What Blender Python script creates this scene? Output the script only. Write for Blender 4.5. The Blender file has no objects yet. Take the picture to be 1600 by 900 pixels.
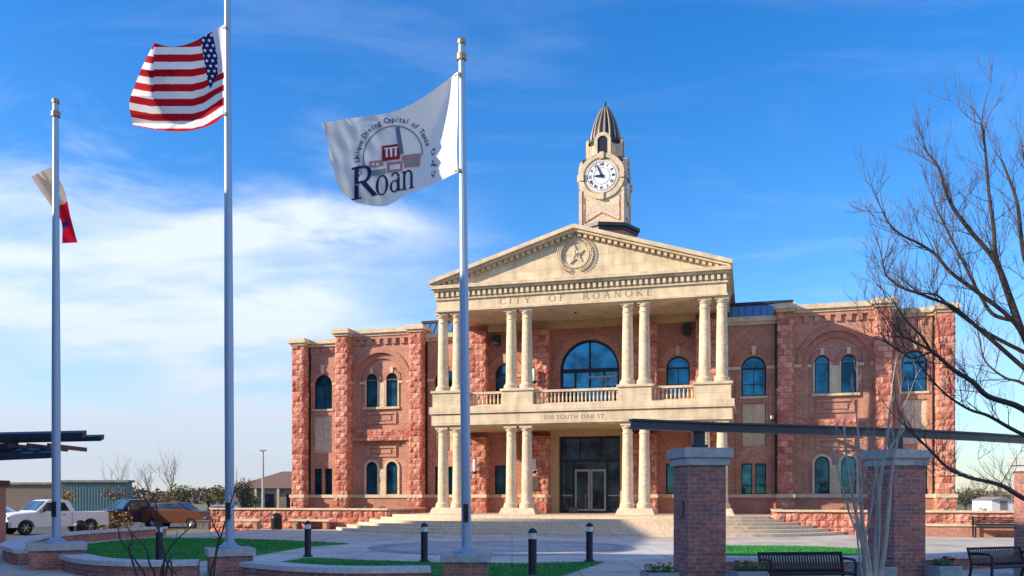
import bpy, bmesh, math, random
from mathutils import Vector, Matrix, noise
from mathutils.geometry import tessellate_polygon
from math import sin, cos, pi, radians, sqrt, atan2, exp, log, tan
random.seed(7)
SC = bpy.context.scene
COL = SC.collection
EYE = 1.67
FPX = 1350.0
HOR = 778.0

def W(px, py, Y):
    """photo pixel at a distance Y -> point of the place"""
    return Vector(((px - 800) / FPX * Y, Y, EYE + (HOR - py) / FPX * Y))
def G(px, py, z=0.0):
    """photo pixel on the ground height z"""
    Y = (EYE - z) * FPX / (py - HOR)
    return Vector(((px - 800) / FPX * Y, Y, z))

# ------------------------------------------------------------------ materials
def new_mat(name):
    m = bpy.data.materials.new(name); m.use_nodes = True
    nt = m.node_tree; b = nt.nodes['Principled BSDF']
    return m, nt, b
def ramp(nt, fac, c0, c1, p0=0.3, p1=0.7):
    r = nt.nodes.new('ShaderNodeValToRGB')
    r.color_ramp.elements[0].position = p0; r.color_ramp.elements[1].position = p1
    r.color_ramp.elements[0].color = (*c0, 1); r.color_ramp.elements[1].color = (*c1, 1)
    nt.links.new(fac, r.inputs[0]); return r.outputs[0]
def mixc(nt, fac, a, b, mode='MIX'):
    m = nt.nodes.new('ShaderNodeMix'); m.data_type = 'RGBA'; m.blend_type = mode
    for val, sock in ((fac, m.inputs[0]), (a, m.inputs[6]), (b, m.inputs[7])):
        if hasattr(val, 'is_output') or hasattr(val, 'links'): nt.links.new(val, sock)
        elif isinstance(val, tuple): sock.default_value = (*val, 1)
        else: sock.default_value = val
    return m.outputs[2]
def tnoise(nt, vec, scale, detail=4, rough=.55):
    n = nt.nodes.new('ShaderNodeTexNoise'); n.inputs['Scale'].default_value = scale
    n.inputs['Detail'].default_value = detail; n.inputs['Roughness'].default_value = rough
    nt.links.new(vec, n.inputs['Vector']); return n.outputs[0]
def objco(nt):
    return nt.nodes.new('ShaderNodeTexCoord').outputs['Object']
def bump(nt, b, h, strength=.3, dist=.02):
    n = nt.nodes.new('ShaderNodeBump'); n.inputs['Strength'].default_value = strength
    n.inputs['Distance'].default_value = dist
    nt.links.new(h, n.inputs['Height']); nt.links.new(n.outputs[0], b.inputs['Normal'])
def plain(name, c, rough=.6, metal=0.0, var=.15, scale=6.0, bmp=0.0, spec=None):
    m, nt, b = new_mat(name)
    co = objco(nt)
    n = tnoise(nt, co, scale)
    lo = tuple(x * (1 - var) for x in c); hi = tuple(min(1, x * (1 + var)) for x in c)
    nt.links.new(ramp(nt, n, lo, hi), b.inputs['Base Color'])
    b.inputs['Roughness'].default_value = rough; b.inputs['Metallic'].default_value = metal
    if spec is not None: b.inputs['Specular IOR Level'].default_value = spec
    if bmp: bump(nt, b, tnoise(nt, co, scale * 6, 5), bmp)
    return m
def two_scale(name, c0, c1, s0=.6, s1=9, rough=.85, bmp=.2, dist=.02):
    m, nt, b = new_mat(name); co = objco(nt)
    a = ramp(nt, tnoise(nt, co, s0), c0, c1)
    d = ramp(nt, tnoise(nt, co, s1, 6), (.72, .72, .72), (1.2, 1.2, 1.2), .25, .75)
    nt.links.new(mixc(nt, 1.0, a, d, 'MULTIPLY'), b.inputs['Base Color'])
    b.inputs['Roughness'].default_value = rough
    if bmp: bump(nt, b, tnoise(nt, co, s1 * 2, 6), bmp, dist)
    return m
def uvz(nt):
    """vertical-wall coordinates: (x+y, z) for axis aligned faces"""
    co = objco(nt); s = nt.nodes.new('ShaderNodeSeparateXYZ'); nt.links.new(co, s.inputs[0])
    a = nt.nodes.new('ShaderNodeMath'); a.operation = 'ADD'
    nt.links.new(s.outputs[0], a.inputs[0]); nt.links.new(s.outputs[1], a.inputs[1])
    c = nt.nodes.new('ShaderNodeCombineXYZ')
    nt.links.new(a.outputs[0], c.inputs[0]); nt.links.new(s.outputs[2], c.inputs[1])
    return c.outputs[0], co
def bricks(name, c0, c1, mortar, bw=.21, bh=.072, ms=.008, var=.5, bmp=.5, big=.35):
    m, nt, b = new_mat(name); v, co = uvz(nt)
    t = nt.nodes.new('ShaderNodeTexBrick'); nt.links.new(v, t.inputs['Vector'])
    t.inputs['Scale'].default_value = 1; t.inputs['Brick Width'].default_value = bw
    t.inputs['Row Height'].default_value = bh; t.inputs['Mortar Size'].default_value = ms
    t.inputs['Mortar Smooth'].default_value = .3
    t.inputs['Color1'].default_value = (*c0, 1); t.inputs['Color2'].default_value = (*c1, 1)
    t.inputs['Mortar'].default_value = (*mortar, 1); t.inputs['Bias'].default_value = 0
    d = ramp(nt, tnoise(nt, co, big * 3, 5), (1 - var * .5,) * 3, (1 + var * .4,) * 3, .3, .7)
    d2 = ramp(nt, tnoise(nt, co, 14, 2), (.78,) * 3, (1.2,) * 3, .35, .65)
    c = mixc(nt, 1.0, t.outputs['Color'], d, 'MULTIPLY'); c = mixc(nt, 1.0, c, d2, 'MULTIPLY')
    nt.links.new(c, b.inputs['Base Color']); b.inputs['Roughness'].default_value = .88
    inv = nt.nodes.new('ShaderNodeMath'); inv.operation = 'SUBTRACT'; inv.inputs[0].default_value = 1
    nt.links.new(t.outputs['Fac'], inv.inputs[1]); bump(nt, b, inv.outputs[0], bmp, .01)
    return m
def ashlar(name, c, bw=1.2, bh=.6, joint=.75, ms=.012, var=.1, rough=.8):
    m, nt, b = new_mat(name); v, co = uvz(nt)
    t = nt.nodes.new('ShaderNodeTexBrick'); nt.links.new(v, t.inputs['Vector'])
    t.inputs['Scale'].default_value = 1; t.inputs['Brick Width'].default_value = bw
    t.inputs['Row Height'].default_value = bh; t.inputs['Mortar Size'].default_value = ms
    t.inputs['Color1'].default_value = (*[x * (1 - var) for x in c], 1)
    t.inputs['Color2'].default_value = (*[x * (1 + var) for x in c], 1)
    t.inputs['Mortar'].default_value = (*[x * joint for x in c], 1)
    d = ramp(nt, tnoise(nt, co, 2.2, 6), (.82, .82, .80), (1.1, 1.1, 1.1), .3, .7)
    mp = nt.nodes.new('ShaderNodeMapping'); mp.inputs['Scale'].default_value = (2.6, 2.6, .35); nt.links.new(co, mp.inputs[0])
    st_ = ramp(nt, tnoise(nt, mp.outputs[0], 1.0, 6, .6), (.84, .82, .79), (1.03, 1.03, 1.03), .3, .55)
    c = mixc(nt, 1.0, mixc(nt, 1.0, t.outputs['Color'], d, 'MULTIPLY'), st_, 'MULTIPLY')
    nt.links.new(c, b.inputs['Base Color'])
    b.inputs['Roughness'].default_value = rough
    bump(nt, b, tnoise(nt, co, 30, 4), .12)
    return m
def paving(name, c0, c1, size=1.5, joint=.6):
    m, nt, b = new_mat(name); co = objco(nt)
    t = nt.nodes.new('ShaderNodeTexBrick'); nt.links.new(co, t.inputs['Vector'])
    t.offset = 0; t.inputs['Scale'].default_value = 1; t.inputs['Brick Width'].default_value = size
    t.inputs['Row Height'].default_value = size; t.inputs['Mortar Size'].default_value = .022
    t.inputs['Color1'].default_value = (*c0, 1); t.inputs['Color2'].default_value = (*c1, 1)
    t.inputs['Mortar'].default_value = (*[x * joint for x in c0], 1)
    d = ramp(nt, tnoise(nt, co, .55, 9, .72), (.66,) * 3, (1.15,) * 3, .34, .62)
    d2 = ramp(nt, tnoise(nt, co, 40, 3), (.85,) * 3, (1.12,) * 3, .3, .7)
    c = mixc(nt, 1.0, t.outputs['Color'], d, 'MULTIPLY'); c = mixc(nt, 1.0, c, d2, 'MULTIPLY')
    nt.links.new(c, b.inputs['Base Color']); b.inputs['Roughness'].default_value = .82
    bump(nt, b, tnoise(nt, co, 60, 3), .15, .01)
    return m
def painted(name, rough=.8, trans=0.0):
    m, nt, b = new_mat(name)
    a = nt.nodes.new('ShaderNodeAttribute'); a.attribute_name = 'dye'
    nt.links.new(a.outputs['Color'], b.inputs['Base Color']); b.inputs['Roughness'].default_value = rough
    b.inputs['Specular IOR Level'].default_value = .15
    if trans:
        t = nt.nodes.new('ShaderNodeBsdfTranslucent'); mx = nt.nodes.new('ShaderNodeMixShader')
        nt.links.new(a.outputs['Color'], t.inputs[0]); mx.inputs[0].default_value = trans
        nt.links.new(b.outputs[0], mx.inputs[1]); nt.links.new(t.outputs[0], mx.inputs[2])
        nt.links.new(mx.outputs[0], nt.nodes['Material Output'].inputs[0])
    return m
def glass(name, c, rough=.04, metal=.75, wob=.02):
    m, nt, b = new_mat(name); co = objco(nt)
    oi = nt.nodes.new('ShaderNodeObjectInfo')
    lo = tuple(x * .35 for x in c); hi = tuple(x * 1.25 for x in c)
    base = ramp(nt, tnoise(nt, co, .9, 5, .6), lo, hi, .38, .62)
    rnd = nt.nodes.new('ShaderNodeMapRange'); rnd.inputs[3].default_value = .55; rnd.inputs[4].default_value = 1.3
    nt.links.new(oi.outputs['Random'], rnd.inputs[0])
    hsv = nt.nodes.new('ShaderNodeHueSaturation'); nt.links.new(base, hsv.inputs['Color']); nt.links.new(rnd.outputs[0], hsv.inputs['Value'])
    nt.links.new(hsv.outputs[0], b.inputs['Base Color'])
    b.inputs['Roughness'].default_value = rough; b.inputs['Metallic'].default_value = metal
    bump(nt, b, tnoise(nt, co, 1.3, 2), wob, .2)
    return m

M = {}
M['cream'] = ashlar('cast_stone', (.64, .525, .37))
M['cream_plain'] = two_scale('cast_stone_plain', (.53, .43, .30), (.69, .57, .41), 1.3, 7, .8, .12)
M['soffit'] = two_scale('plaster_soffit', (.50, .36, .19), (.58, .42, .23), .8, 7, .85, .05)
M['letter_shade'] = plain('shaded_cut_letter', (.30, .22, .13), .9)  # shade of engraved strokes put into the colour of flat letters
def rockface(name):
    m, nt, b = new_mat(name); v, co = uvz(nt)
    t = nt.nodes.new('ShaderNodeTexBrick'); nt.links.new(v, t.inputs['Vector'])
    t.inputs['Scale'].default_value = 1; t.inputs['Brick Width'].default_value = .46; t.inputs['Row Height'].default_value = .32
    t.inputs['Mortar Size'].default_value = .014; t.inputs['Mortar Smooth'].default_value = .4
    t.inputs['Color1'].default_value = (.45, .145, .11, 1); t.inputs['Color2'].default_value = (.72, .365, .285, 1); t.inputs['Mortar'].default_value = (.26, .11, .08, 1)
    d = ramp(nt, tnoise(nt, co, 7, 8, .7), (.62, .58, .56), (1.25, 1.2, 1.16), .32, .68)
    d2 = ramp(nt, tnoise(nt, co, 1.1, 4), (.85, .82, .8), (1.1, 1.1, 1.1), .3, .7)
    c = mixc(nt, 1.0, mixc(nt, 1.0, t.outputs['Color'], d, 'MULTIPLY'), d2, 'MULTIPLY')
    nt.links.new(c, b.inputs['Base Color']); b.inputs['Roughness'].default_value = .93
    bump(nt, b, tnoise(nt, co, 11, 8, .7), .9, .05); return m
M['rough'] = rockface('rock_faced_sandstone')
M['wallbrick'] = bricks('wall_brick', (.51, .235, .165), (.41, .17, .12), (.50, .35, .27), var=.4)
M['trimbrick'] = bricks('trim_brick', (.47, .19, .135), (.39, .145, .10), (.44, .29, .23), var=.3)
M['pierbrick'] = bricks('pier_brick', (.47, .155, .11), (.22, .11, .115), (.31, .26, .24), bw=.215, bh=.075, ms=.009, var=.5, bmp=.8, big=.9)
M['capstone'] = two_scale('grey_cap_concrete', (.34, .365, .38), (.43, .45, .46), 1.0, 10, .85, .1)
M['wallcap'] = two_scale('pale_cap_concrete', (.46, .48, .50), (.56, .57, .58), 1.0, 10, .85, .1)
M['pave'] = paving('plaza_concrete', (.54, .49, .42), (.49, .445, .39), 1.5, .5)
M['pale'] = paving('pale_concrete', (.58, .565, .52), (.55, .535, .50), 2.2, .6)
M['disc'] = paving('grey_paver', (.44, .44, .445), (.41, .415, .43), .6, .75)
M['darkdisc'] = paving('dark_paver', (.31, .33, .385), (.28, .30, .36), .4, .8)
M['stairs'] = two_scale('stair_concrete', (.58, .465, .335), (.68, .545, .40), .5, 8, .85, .1)
M['asphalt'] = two_scale('asphalt', (.055, .055, .058), (.085, .083, .08), .2, 20, .9, .2)
M['earth'] = two_scale('dry_grass_ground', (.20, .17, .09), (.12, .12, .05), .08, 2, .95, .3)
M['turf'] = two_scale('green_turf', (.016, .19, .03), (.03, .30, .05), .5, 60, .9, .6, .02)
M['steel'] = plain('navy_painted_steel', (.028, .042, .065), .4, .3, .1)
M['black'] = plain('black_metal', (.012, .013, .018), .45, .2, .1)
M['navy'] = plain('navy_bollard_paint', (.008, .011, .035), .4, .1, .1)
M['lens'] = plain('frosted_lens', (.62, .66, .68), .25, 0, .05)
M['pole'] = plain('brushed_aluminium', (.30, .40, .54), .4, .35, .03, 1)  # blue of the reflected sky put into the base colour
M['gold'] = plain('tarnished_gold', (.33, .25, .13), .5, .5)
M['glass'] = glass('blue_glass', (.025, .15, .245), metal=.65)
M['doorglass'] = glass('dark_door_glass', (.09, .14, .17), .03, .75, .06)
M['frame'] = plain('dark_window_frame', (.008, .011, .03), .5, .2, .05)
M['alum'] = plain('aluminium_door_frame', (.36, .33, .29), .45, .4, .05)
M['roofblue'] = plain('blue_grey_metal_roof', (.10, .22, .38), .4, .35, .1)
M['towermetal'] = plain('dark_bronze_metal', (.045, .042, .055), .5, .5, .15)
M['ribmetal'] = plain('weathered_rib_metal', (.27, .235, .20), .5, .3, .1)
M['clock'] = plain('clock_dial', (.74, .78, .84), .4, 0, .03)
M['clockink'] = plain('clock_ink', (.015, .02, .04), .6)
M['cloth'] = painted('flag_cloth', .85, .12)
M['ink'] = plain('flag_navy_ink', (.012, .02, .12), .9)
M['inkred'] = plain('flag_red_ink', (.33, .012, .035), .9)
M['inkfaint'] = plain('flag_grey_ink', (.13, .17, .30), .9)
M['inkpink'] = plain('flag_pink_ink', (.45, .22, .25), .9)
M['inksage'] = plain('flag_sage_ink', (.26, .30, .30), .9)
M['inkwhite'] = plain('flag_white_ink', (.8, .8, .82), .9)
M['bark'] = two_scale('dark_bark', (.035, .027, .026), (.085, .063, .055), 2, 40, .95, .8)
M['twig'] = plain('thin_twig_bark', (.09, .062, .056), .95)
M['palebark'] = two_scale('pale_smooth_bark', (.46, .40, .34), (.30, .265, .235), 3, 12, .8, .15)
M['whitepaint'] = plain('white_car_paint', (.72, .73, .76), .3, 0, .02, 3)
M['bluepaint'] = plain('dark_blue_car_paint', (.012, .02, .06), .25, .3, .05, 3)
M['copperpaint'] = plain('copper_car_paint', (.15, .055, .03), .35, .3, .08, 3)
M['silverpaint'] = plain('silver_car_paint', (.45, .5, .56), .3, .5, .03, 3)
M['tyre'] = plain('tyre_rubber', (.012, .012, .013), .8)
M['rim'] = plain('alloy_rim', (.5, .5, .5), .35, .6)
M['carglass'] = glass('car_glass', (.06, .12, .17), .05, .5)
M['redlamp'] = plain('red_lamp', (.5, .03, .02), .3)
M['headlamp'] = plain('headlamp_glass', (.6, .65, .7), .15)
M['tealwall'] = plain('teal_sheet_metal', (.06, .15, .175), .6, 0, .08, .6)
M['brownwall'] = plain('brown_sheet_metal', (.17, .125, .11), .7, 0, .08, .6)
M['shingle'] = plain('brown_shingle', (.17, .11, .085), .9, 0, .25, 5)
M['greywall'] = plain('grey_siding', (.22, .21, .20), .9, 0, .3, 1.2)
M['leafdark'] = plain('dark_leaves', (.035, .055, .02), .85, 0, .5, 3)
M['leafolive'] = plain('olive_leaves', (.11, .11, .035), .85, 0, .5, 3)
M['leafgold'] = plain('golden_leaves', (.30, .20, .06), .85, 0, .4, 3)
M['leafbrown'] = plain('brown_winter_twigs', (.17, .12, .09), .9, 0, .3, 3)
M['leafgreen'] = plain('fresh_leaves', (.05, .13, .03), .7, 0, .4, 8)
M['yellow'] = plain('yellow_petal', (.75, .5, .03), .7)
M['redpetal'] = plain('red_petal', (.5, .03, .04), .7)
M['purple'] = plain('dark_purple_petal', (.05, .01, .06), .7)
M['planter'] = two_scale('blue_grey_planter', (.24, .30, .33), (.30, .36, .39), 2, 12, .75, .1)
M['soil'] = plain('soil', (.05, .035, .025), .95)
M['plaque'] = plain('bronze_plaque', (.10, .085, .07), .5, .4)
M['tan'] = two_scale('tan_render', (.52, .36, .22), (.56, .40, .25), .5, 6, .9, .1)
M['orangesign'] = plain('orange_cloth', (.75, .27, .07), .8)

# ------------------------------------------------------------------ mesh builder
class MB:
    def __init__(s): s.v = []; s.f = []; s.marks = []
    def add(s, vs, fs):
        s.marks.append((len(s.v), len(s.f))); o = len(s.v); s.v += [tuple(v) for v in vs]; s.f += [tuple(i + o for i in f) for f in fs]; return s
    def box(s, x0, x1, y0, y1, z0, z1, mat=None):
        if x0 > x1: x0, x1 = x1, x0
        vs = [Vector((x, y, z)) for z in (z0, z1) for y in (y0, y1) for x in (x0, x1)]
        if mat is not None: vs = [mat @ v for v in vs]
        return s.add(vs, [(0, 2, 3, 1), (4, 5, 7, 6), (0, 1, 5, 4), (2, 6, 7, 3), (0, 4, 6, 2), (1, 3, 7, 5)])
    def taper(s, cx, cy, z0, z1, hx0, hy0, hx1, hy1):
        vs = []
        for z, hx, hy in ((z0, hx0, hy0), (z1, hx1, hy1)):
            for y in (-1, 1):
                for x in (-1, 1): vs.append((cx + x * hx, cy + y * hy, z))
        return s.add(vs, [(0, 2, 3, 1), (4, 5, 7, 6), (0, 1, 5, 4), (2, 6, 7, 3), (0, 4, 6, 2), (1, 3, 7, 5)])
    def prism(s, pts, a0, a1, axis='z', holes=()):
        """pts 2D outline; extruded along the axis between a0 and a1, holes cut through"""
        def P(p, a):
            return {'z': (p[0], p[1], a), 'y': (p[0], a, p[1]), 'x': (a, p[0], p[1])}[axis]
        loops = [list(pts)] + [list(h) for h in holes]
        flat = [p for l in loops for p in l]; n = len(flat)
        tris = tessellate_polygon([[Vector((p[0], p[1], 0)) for p in l] for l in loops])
        vs = [P(p, a0) for p in flat] + [P(p, a1) for p in flat]
        fs = [tuple(t) for t in tris] + [tuple(i + n for i in reversed(t)) for t in tris]
        o = 0
        for l in loops:
            k = len(l)
            for i in range(k):
                a, b = o + i, o + (i + 1) % k
                fs.append((a, b, b + n, a + n))
            o += k
        return s.add(vs, fs)
    def lathe(s, prof, seg=20, c=(0, 0, 0), axis='z'):
        vs = []; fs = []
        for r, z in prof:
            for k in range(seg):
                a = 2 * pi * k / seg
                if axis == 'z': vs.append((c[0] + r * cos(a), c[1] + r * sin(a), c[2] + z))
                elif axis == 'y': vs.append((c[0] + r * cos(a), c[1] + z, c[2] + r * sin(a)))
                else: vs.append((c[0] + z, c[1] + r * cos(a), c[2] + r * sin(a)))
        n = len(prof)
        for j in range(n - 1):
            for k in range(seg):
                k2 = (k + 1) % seg
                fs.append((j * seg + k, j * seg + k2, (j + 1) * seg + k2, (j + 1) * seg + k))
        fs.append(tuple(range(seg - 1, -1, -1))); fs.append(tuple((n - 1) * seg + k for k in range(seg)))
        return s.add(vs, fs)
    def tube(s, pts, rad, seg=8, cap=True):
        pts = [Vector(p) for p in pts]; n = len(pts)
        if not hasattr(rad, '__len__'): rad = [rad] * n
        up = Vector((0, 0, 1)); prev = None; vs = []; fs = []
        for i, p in enumerate(pts):
            t = (pts[min(i + 1, n - 1)] - pts[max(i - 1, 0)])
            if t.length < 1e-9: t = Vector((0, 0, 1))
            t.normalize()
            if prev is None:
                a = up if abs(t.z) < .9 else Vector((1, 0, 0)); x = t.cross(a).normalized()
            else:
                x = (prev - t * prev.dot(t))
                x = x.normalized() if x.length > 1e-6 else t.orthogonal().normalized()
            prev = x; y = t.cross(x)
            for k in range(seg):
                an = 2 * pi * k / seg
                vs.append(p + x * (rad[i] * cos(an)) + y * (rad[i] * sin(an)))
        for i in range(n - 1):
            for k in range(seg):
                k2 = (k + 1) % seg
                fs.append((i * seg + k, i * seg + k2, (i + 1) * seg + k2, (i + 1) * seg + k))
        if cap:
            fs.append(tuple(range(seg - 1, -1, -1))); fs.append(tuple((n - 1) * seg + k for k in range(seg)))
        return s.add(vs, fs)
    def build_each(s, name, mat, parent, **kw):
        """every added piece becomes a mesh object of its own"""
        mk = s.marks + [(len(s.v), len(s.f))]
        for (v0, f0), (v1, f1) in zip(mk, mk[1:]):
            q = MB(); q.v = s.v[v0:v1]; q.f = [tuple(i - v0 for i in f) for f in s.f[f0:f1]]; q.build(name, mat, parent, **kw)
    def build(s, name, mat, parent=None, smooth=False, recalc=True, bevel=0):
        me = bpy.data.meshes.new(name); me.from_pydata(s.v, [], s.f)
        if recalc:
            bm = bmesh.new(); bm.from_mesh(me); bmesh.ops.recalc_face_normals(bm, faces=bm.faces)
            bm.to_mesh(me); bm.free()
        me.materials.append(mat)
        if smooth:
            for p in me.polygons: p.use_smooth = True
        me.update()
        o = bpy.data.objects.new(name, me); COL.objects.link(o)
        if parent is not None: o.parent = parent
        if smooth == 'auto':
            md = o.modifiers.new('edges', 'EDGE_SPLIT'); md.split_angle = radians(35)
        if bevel:
            md = o.modifiers.new('bevel', 'BEVEL'); md.width = bevel; md.segments = 2; md.limit_method = 'ANGLE'
        return o
def tag(o, label=None, cat=None, group=None, kind=None):
    if label: o['label'] = label
    if cat: o['category'] = cat
    if group: o['group'] = group
    if kind: o['kind'] = kind
    return o
def empty(name, loc, label, cat, rz=0, group=None):
    o = bpy.data.objects.new(name, None); COL.objects.link(o)
    o.location = loc; o.rotation_euler = (0, 0, rz); o.empty_display_size = .2
    return tag(o, label, cat, group)
def copy_tree(o, parent=None, label=None, kids=None):
    kids = kids or {}
    c = o.copy(); COL.objects.link(c); c.parent = parent
    if label: c['label'] = label
    for ch in [x for x in COL.objects if x.parent == o]: copy_tree(ch, c)
    return c
def text_mesh(txt, size, spacing=1.0, bold=0.0, align='CENTER', wspace=1.0):
    cu = bpy.data.curves.new('lettering', 'FONT'); cu.body = txt; cu.size = size
    cu.space_character = spacing; cu.space_word = wspace; cu.align_x = align; cu.align_y = 'CENTER'; cu.offset = bold
    cu.resolution_u = 3
    o = bpy.data.objects.new('lettering', cu); COL.objects.link(o)
    bpy.context.view_layer.update()
    dg = bpy.context.evaluated_depsgraph_get()
    me = bpy.data.meshes.new_from_object(o.evaluated_get(dg))
    vs = [v.co.copy() for v in me.vertices]; fs = [tuple(p.vertices) for p in me.polygons]
    bpy.data.objects.remove(o); bpy.data.curves.remove(cu); bpy.data.meshes.remove(me)
    return vs, fs
def arch(cx, z0, zs, r, n=14, flip=False):
    """window outline: straight jambs from z0 up to the spring zs, then a half circle"""
    pts = [(cx - r, z0), (cx + r, z0)]
    pts += [(cx + r * cos(a), zs + r * sin(a)) for a in [pi * i / n for i in range(n + 1)]]
    return pts
def rect(x0, x1, z0, z1): return [(x0, z0), (x1, z0), (x1, z1), (x0, z1)]

def rough_wall(mb, p0, p1, z0, z1, depth_dir, cell=.085, amp=.05, block=(.55, .32), seed=0, flat_top=False):
    """rock faced masonry sheet from p0 to p1 (2D), pushed out along depth_dir (2D) by blocks and noise"""
    p0 = Vector(p0); p1 = Vector(p1); L = (p1 - p0).length; u = (p1 - p0) / L; dd = Vector(depth_dir)
    nx = max(2, int(L / cell)); nz = max(2, int((z1 - z0) / cell)); vs = []; fs = []
    for j in range(nz + 1):
        z = z0 + (z1 - z0) * j / nz
        for i in range(nx + 1):
            a = L * i / nx
            row = int(z / block[1] + 100); off = (row % 2) * .5
            bx = (a + seed * 1.7) / block[0] + off; fx = bx - math.floor(bx); fz = z / block[1] - math.floor(z / block[1])
            pillow = min(1, min(fx, 1 - fx) * 5) * min(1, min(fz, 1 - fz) * 4)
            nn = noise.noise(Vector((a * 4.3 + seed * 11, z * 4.3, seed * 3.1))) + .6 * noise.noise(Vector((a * 9 + seed * 5, z * 9, 7)))
            rnd = noise.cell(Vector((math.floor(bx) + seed * 9, row, 3)))
            d = amp * (pillow * (.8 + .9 * nn + .5 * rnd))
            if i in (0, nx): d = 0
            p = p0 + u * a + dd * max(d, -.01)
            vs.append((p.x, p.y, z))
    for j in range(nz):
        for i in range(nx):
            a = j * (nx + 1) + i; fs.append((a, a + 1, a + nx + 2, a + nx + 1))
    mb.add(vs, fs)
def rough_pier(mb, x0, x1, y0, y1, z0, z1, seed=0, amp=.06):
    rough_wall(mb, (x0, y0), (x1, y0), z0, z1, (0, -1), seed=seed, amp=amp)
    rough_wall(mb, (x1, y0), (x1, y1), z0, z1, (1, 0), seed=seed + 1, amp=amp * .6)
    rough_wall(mb, (x0, y1), (x0, y0), z0, z1, (-1, 0), seed=seed + 2, amp=amp * .6)
    mb.box(x0 + .03, x1 - .03, y0 + .03, y1, z0, z1 - .01)
# ================================================================== CITY HALL
TH = radians(15.4)
hall = empty('city_hall', (3.207, 44.053, .82), 'red brick and cream stone city hall with columned portico and clock tower', 'city hall', -TH)
HM = Matrix.Translation(hall.location) @ Matrix.Rotation(-TH, 4, 'Z')
def H2W(x, y, z=0): return HM @ Vector((x, y, z))
WY = 4.9      # brick face of the wings
PY = 4.2      # pilaster face
CY = 4.1      # brick face inside the portico

def window(parent, cx, z0, zs, r, y, arched=True, bars='grid', t=.07):
    f = MB()
    if arched:
        f.prism(arch(cx, z0, zs, r), y, y + .12, 'y', [arch(cx, z0 + t, zs, r - t)])
    else:
        f.prism(rect(cx - r, cx + r, z0, zs), y, y + .12, 'y', [rect(cx - r + t, cx + r - t, z0 + t, zs - t)])
    q = t * .45
    if bars in ('grid',):
        f.box(cx - r + t * .9, cx + r - t * .9, y + .012, y + .10, zs - t * .8, zs + t * .5)
        f.box(cx - q * .6, cx + q * .6, y + .02, y + .09, z0 + t * .9, zs - t * .8)
        zm = (z0 + zs) / 2 - .1
        f.box(cx - r + t * .9, cx + r - t * .9, y + .03, y + .08, zm - q * .5, zm + q * .5)
    elif bars == 'mid':
        zm = z0 + (zs - z0) * .42
        f.box(cx - r + t * .9, cx + r - t * .9, y + .03, y + .08, zm - q * .5, zm + q * .5)
    w = f.build('window', M['frame'], parent)
    p = MB()
    if arched: p.prism(arch(cx, z0 + t * .5, zs, r - t * .5), y + .055, y + .068, 'y')
    else: p.prism(rect(cx - r + t * .5, cx + r - t * .5, z0 + t * .5, zs - t * .5), y + .055, y + .068, 'y')
    p.build('pane', M['glass'], w)
    return w
def ring(mb, cx, zs, ri, ro, y0, y1, a0=0, a1=pi, n=24):
    pts = [(cx + ro * cos(a0 + (a1 - a0) * i / n), zs + ro * sin(a0 + (a1 - a0) * i / n)) for i in range(n + 1)]
    pts += [(cx + ri * cos(a1 - (a1 - a0) * i / n), zs + ri * sin(a1 - (a1 - a0) * i / n)) for i in range(n + 1)]
    mb.prism(pts, y0, y1, 'y')

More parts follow.
